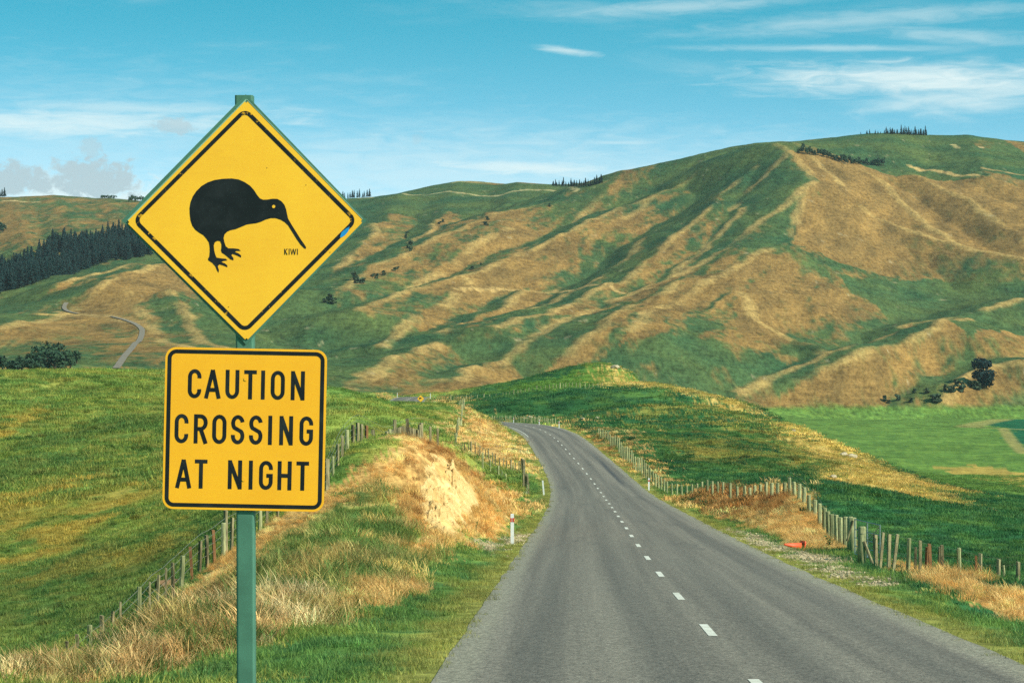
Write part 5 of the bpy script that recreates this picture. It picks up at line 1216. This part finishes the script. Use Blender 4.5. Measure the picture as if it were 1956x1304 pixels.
# ------------------------------------------------------------------ far road on the left hillside
def drape(name, pix, width, mat, rmin, lift=.4):
    q = hits(pix, rmin)[:, :2]; q = np.array(dense([tuple(a) for a in q], 8)); q[:, 0] = smooth(q[:, 0], 5); q[:, 1] = smooth(q[:, 1], 5)
    t = np.gradient(q, axis=0); t /= np.linalg.norm(t, axis=1)[:, None]; nn = np.stack((t[:, 1], -t[:, 0]), 1); V = []; Fc = []
    for i in range(len(q)):
        zc = max(float(tz(*(q[i]+nn[i]*o))[0]) for o in (-width*.5, 0, width*.5))
        for o in (-width/2, width/2): pp = q[i]+nn[i]*o; V.append((pp[0], pp[1], zc+lift))
    for i in range(len(q)-1): Fc.append((2*i, 2*i+1, 2*i+3, 2*i+2))
    o = link(name, mesh(name, V, Fc), mat); tag(o, kind='structure'); return o
M_FARROAD = flat_mat('far_seal', C(128,116,100), .8, .1, .2)
drape('hill_road', [(222,704),(232,690),(246,672),(260,655),(271,640),(272,629),(262,620),(240,611),(212,605)], 3.4, M_FARROAD, 900, .3)
drape('hill_road', [(150,600),(134,598),(124,592),(121,584),(127,579)], 3.0, M_FARROAD, 900)

# ------------------------------------------------------------------ rocks
M_ROCK = flat_mat('pale_rock', C(178,160,130), .9, .3, 2, .2, 0, .05)
RK = [stone_mesh('rock', 40+k, 2, .16) for k in range(3)]
for m_ in RK: m_.materials.append(M_ROCK)
for (u, v, s_, rmin, lab) in ((1003,800,.5,340,'white rock in the dark green field behind the bend, left of three'),(1012,798,.7,340,'largest white rock in the dark green field behind the bend'),(1022,800,.5,340,'white rock in the dark green field behind the bend, right of three'),
        (1113,801,.6,280,'pale rock in the dark green field, left of a pair'),(1141,799,.6,280,'pale rock in the dark green field, right of a pair'),(1175,703,1.6,520,'pale boulder on the highest point of the yellow ridge'),(1191,704,.9,520,'small pale boulder beside the boulder topping the yellow ridge'),
        (1612,870,.9,240,'pale boulder on the yellow slope above the valley'),(1627,873,.9,240,'brown boulder beside the pale one on the yellow slope'),(1252,714,.8,500,'little rock on the yellow ridge crest'),(1592,912,.45,150,'pale stone at the lower edge of the patchy slope'),(1515,823,.6,280,'pale flat stone on the patchy green slope')):
    p = hits([(u, v)], rmin)[0]; o = bpy.data.objects.new('rock', random.choice(RK)); COL.objects.link(o); o.location = (p[0], p[1], float(tz(p[0], p[1])[0])+s_*.15); s_ *= .6; o.scale = (s_*1.4, s_, s_); o.rotation_euler = (0, 0, random.uniform(0, 6)); tag(o, lab, 'rock', 'pale rocks in the paddocks')

# ------------------------------------------------------------------ traffic cone lying by the mound
M_CONE = flat_mat('orange_plastic', C(232,92,52), .5, .08, 6, .4)
p = hits([(1534, 1050)], 60, 110)[0]; cone = empty('traffic_cone', (p[0], p[1], float(tz(p[0], p[1])[0])+.10), 0); cone.rotation_euler = (R(8), R(-82), R(10))
tag(cone, 'orange traffic cone lying on its side in front of the dry mound', 'traffic cone')
link('cone_body', mesh('cone_body', *tube([(0, 0, 0), (0, 0, .62), (0, 0, .66)], [.135, .035, .022], 16), True), M_CONE, cone)
bm = prism(rounded(0, 0, .19, .19, .05, 4), 0, .035); me = bm_mesh('base', bm); o = link('base', me, M_CONE, cone); o.rotation_euler = (R(90), 0, 0)
# ------------------------------------------------------------------ pipe lying behind the left fence
M_PIPE = flat_mat('earthy_pipe', C(120,96,70), .9, .2, 5, .1, 0, .02)
d_ = 68.0; x = ray(300, 1140)[0]*d_; gz = float(tz(x, d_)[0]); bm = bmesh.new()
pipe = empty('culvert_pipe', (x, d_, gz+.12), R(24)); tag(pipe, 'short brown culvert pipe with a dark mouth behind the left fence', 'pipe')
V, Fc = tube([(0, 0, 0), (.45, .02, .03), (.95, .03, .05)], [.20, .20, .19], 14); Fc = Fc[:-2]; v2, f2 = tube([(0, 0, 0), (.95, .03, .05)], [.165, .16], 14); o_ = len(V); V += v2; Fc += [tuple(o_+i for i in f[::-1]) for f in f2[:-2]]
Fc += [(k, (k+1) % 14, o_+(k+1) % 14, o_+k) for k in range(14)]
link('barrel', mesh('barrel', V, Fc, True), M_PIPE, pipe)
# ------------------------------------------------------------------ leafy weeds in the near grass
M_WEED = leaf_mat('weed_leaf', tuple(C(40,78,40)), tuple(C(70,104,52)))
def weed(u, v, d, h, seed, label):
    rg_ = random.Random(seed); x = ray(u, v)[0]*d; root = empty('leafy_weed', (x, d, float(tz(x, d)[0]))); tag(root, label, 'weed', 'leafy weeds')
    V, Fc = [], []; VL, FL = [], []
    for s_ in range(4):
        a = rg_.uniform(0, 6.28); top = (math.cos(a)*h*.28, math.sin(a)*h*.28, h*rg_.uniform(.7, 1)); v_, f_ = tube([(0, 0, 0), (top[0]*.4, top[1]*.4, top[2]*.5), top], [.012, .009, .004], 5); o = len(V); V += v_; Fc += [tuple(o+i for i in q) for q in f_]
        for k in range(9):
            t = .3+.7*k/9; b_ = rg_.uniform(0, 6.28); L_ = h*.20*rg_.uniform(.6, 1.2); c = Vector((top[0]*t, top[1]*t, top[2]*t)); dr = Vector((math.cos(b_), math.sin(b_), rg_.uniform(-.2, .5))); sd2 = Vector((-math.sin(b_), math.cos(b_), 0))*L_*.32; i0 = len(VL)
            VL += [c, c+dr*L_*.5+sd2, c+dr*L_, c+dr*L_*.5-sd2]; FL.append((i0, i0+1, i0+2, i0+3))
    link('stem', mesh('stem', V, Fc), M_WEED, root); link('leaves', mesh('leaves', VL, FL), M_WEED, root)
weed(352, 1250, 41, .75, 1, 'leafy dark green weed in the straw grass left of the sign post')
weed(905, 990, 85, .55, 2, 'small green weed on the left foot of the clay face')
weed(822, 1008, 83, .6, 3, 'dark green weed growing at the right foot of the clay face')
weed(1584, 1058, 76, .6, 4, 'dark weed beside the gravel near the fence corner')
# ------------------------------------------------------------------ air
def haze():
    hz = RR[-1]*1.03; z0_, z1_ = float(Z2.min())-1, max(float(Z2.max())+25, 8)
    bm = bmesh.new(); bmesh.ops.create_cube(bm, size=1)
    for v in bm.verts: v.co = Vector((v.co.x*2*hz, v.co.y*2*hz, z0_ if v.co.z < 0 else z1_))
    me = bm_mesh('haze', bm); m = bpy.data.materials.new('haze_air'); m.use_nodes = True; T = NT(m.node_tree); T.n.clear()
    out = T.add('ShaderNodeOutputMaterial'); pv_ = T.add('ShaderNodeVolumePrincipled'); pv_.inputs['Color'].default_value = (.78, .94, .96, 1); pv_.inputs['Density'].default_value = HAZE; pv_.inputs['Anisotropy'].default_value = .0
    T.l.new(pv_.outputs[0], out.inputs['Volume']); o = link('haze', me, m); tag(o, kind='stuff', label='thin blue haze filling the air over the whole valley', cat='haze')
HAZE = 2.6e-5
haze()
#==END==
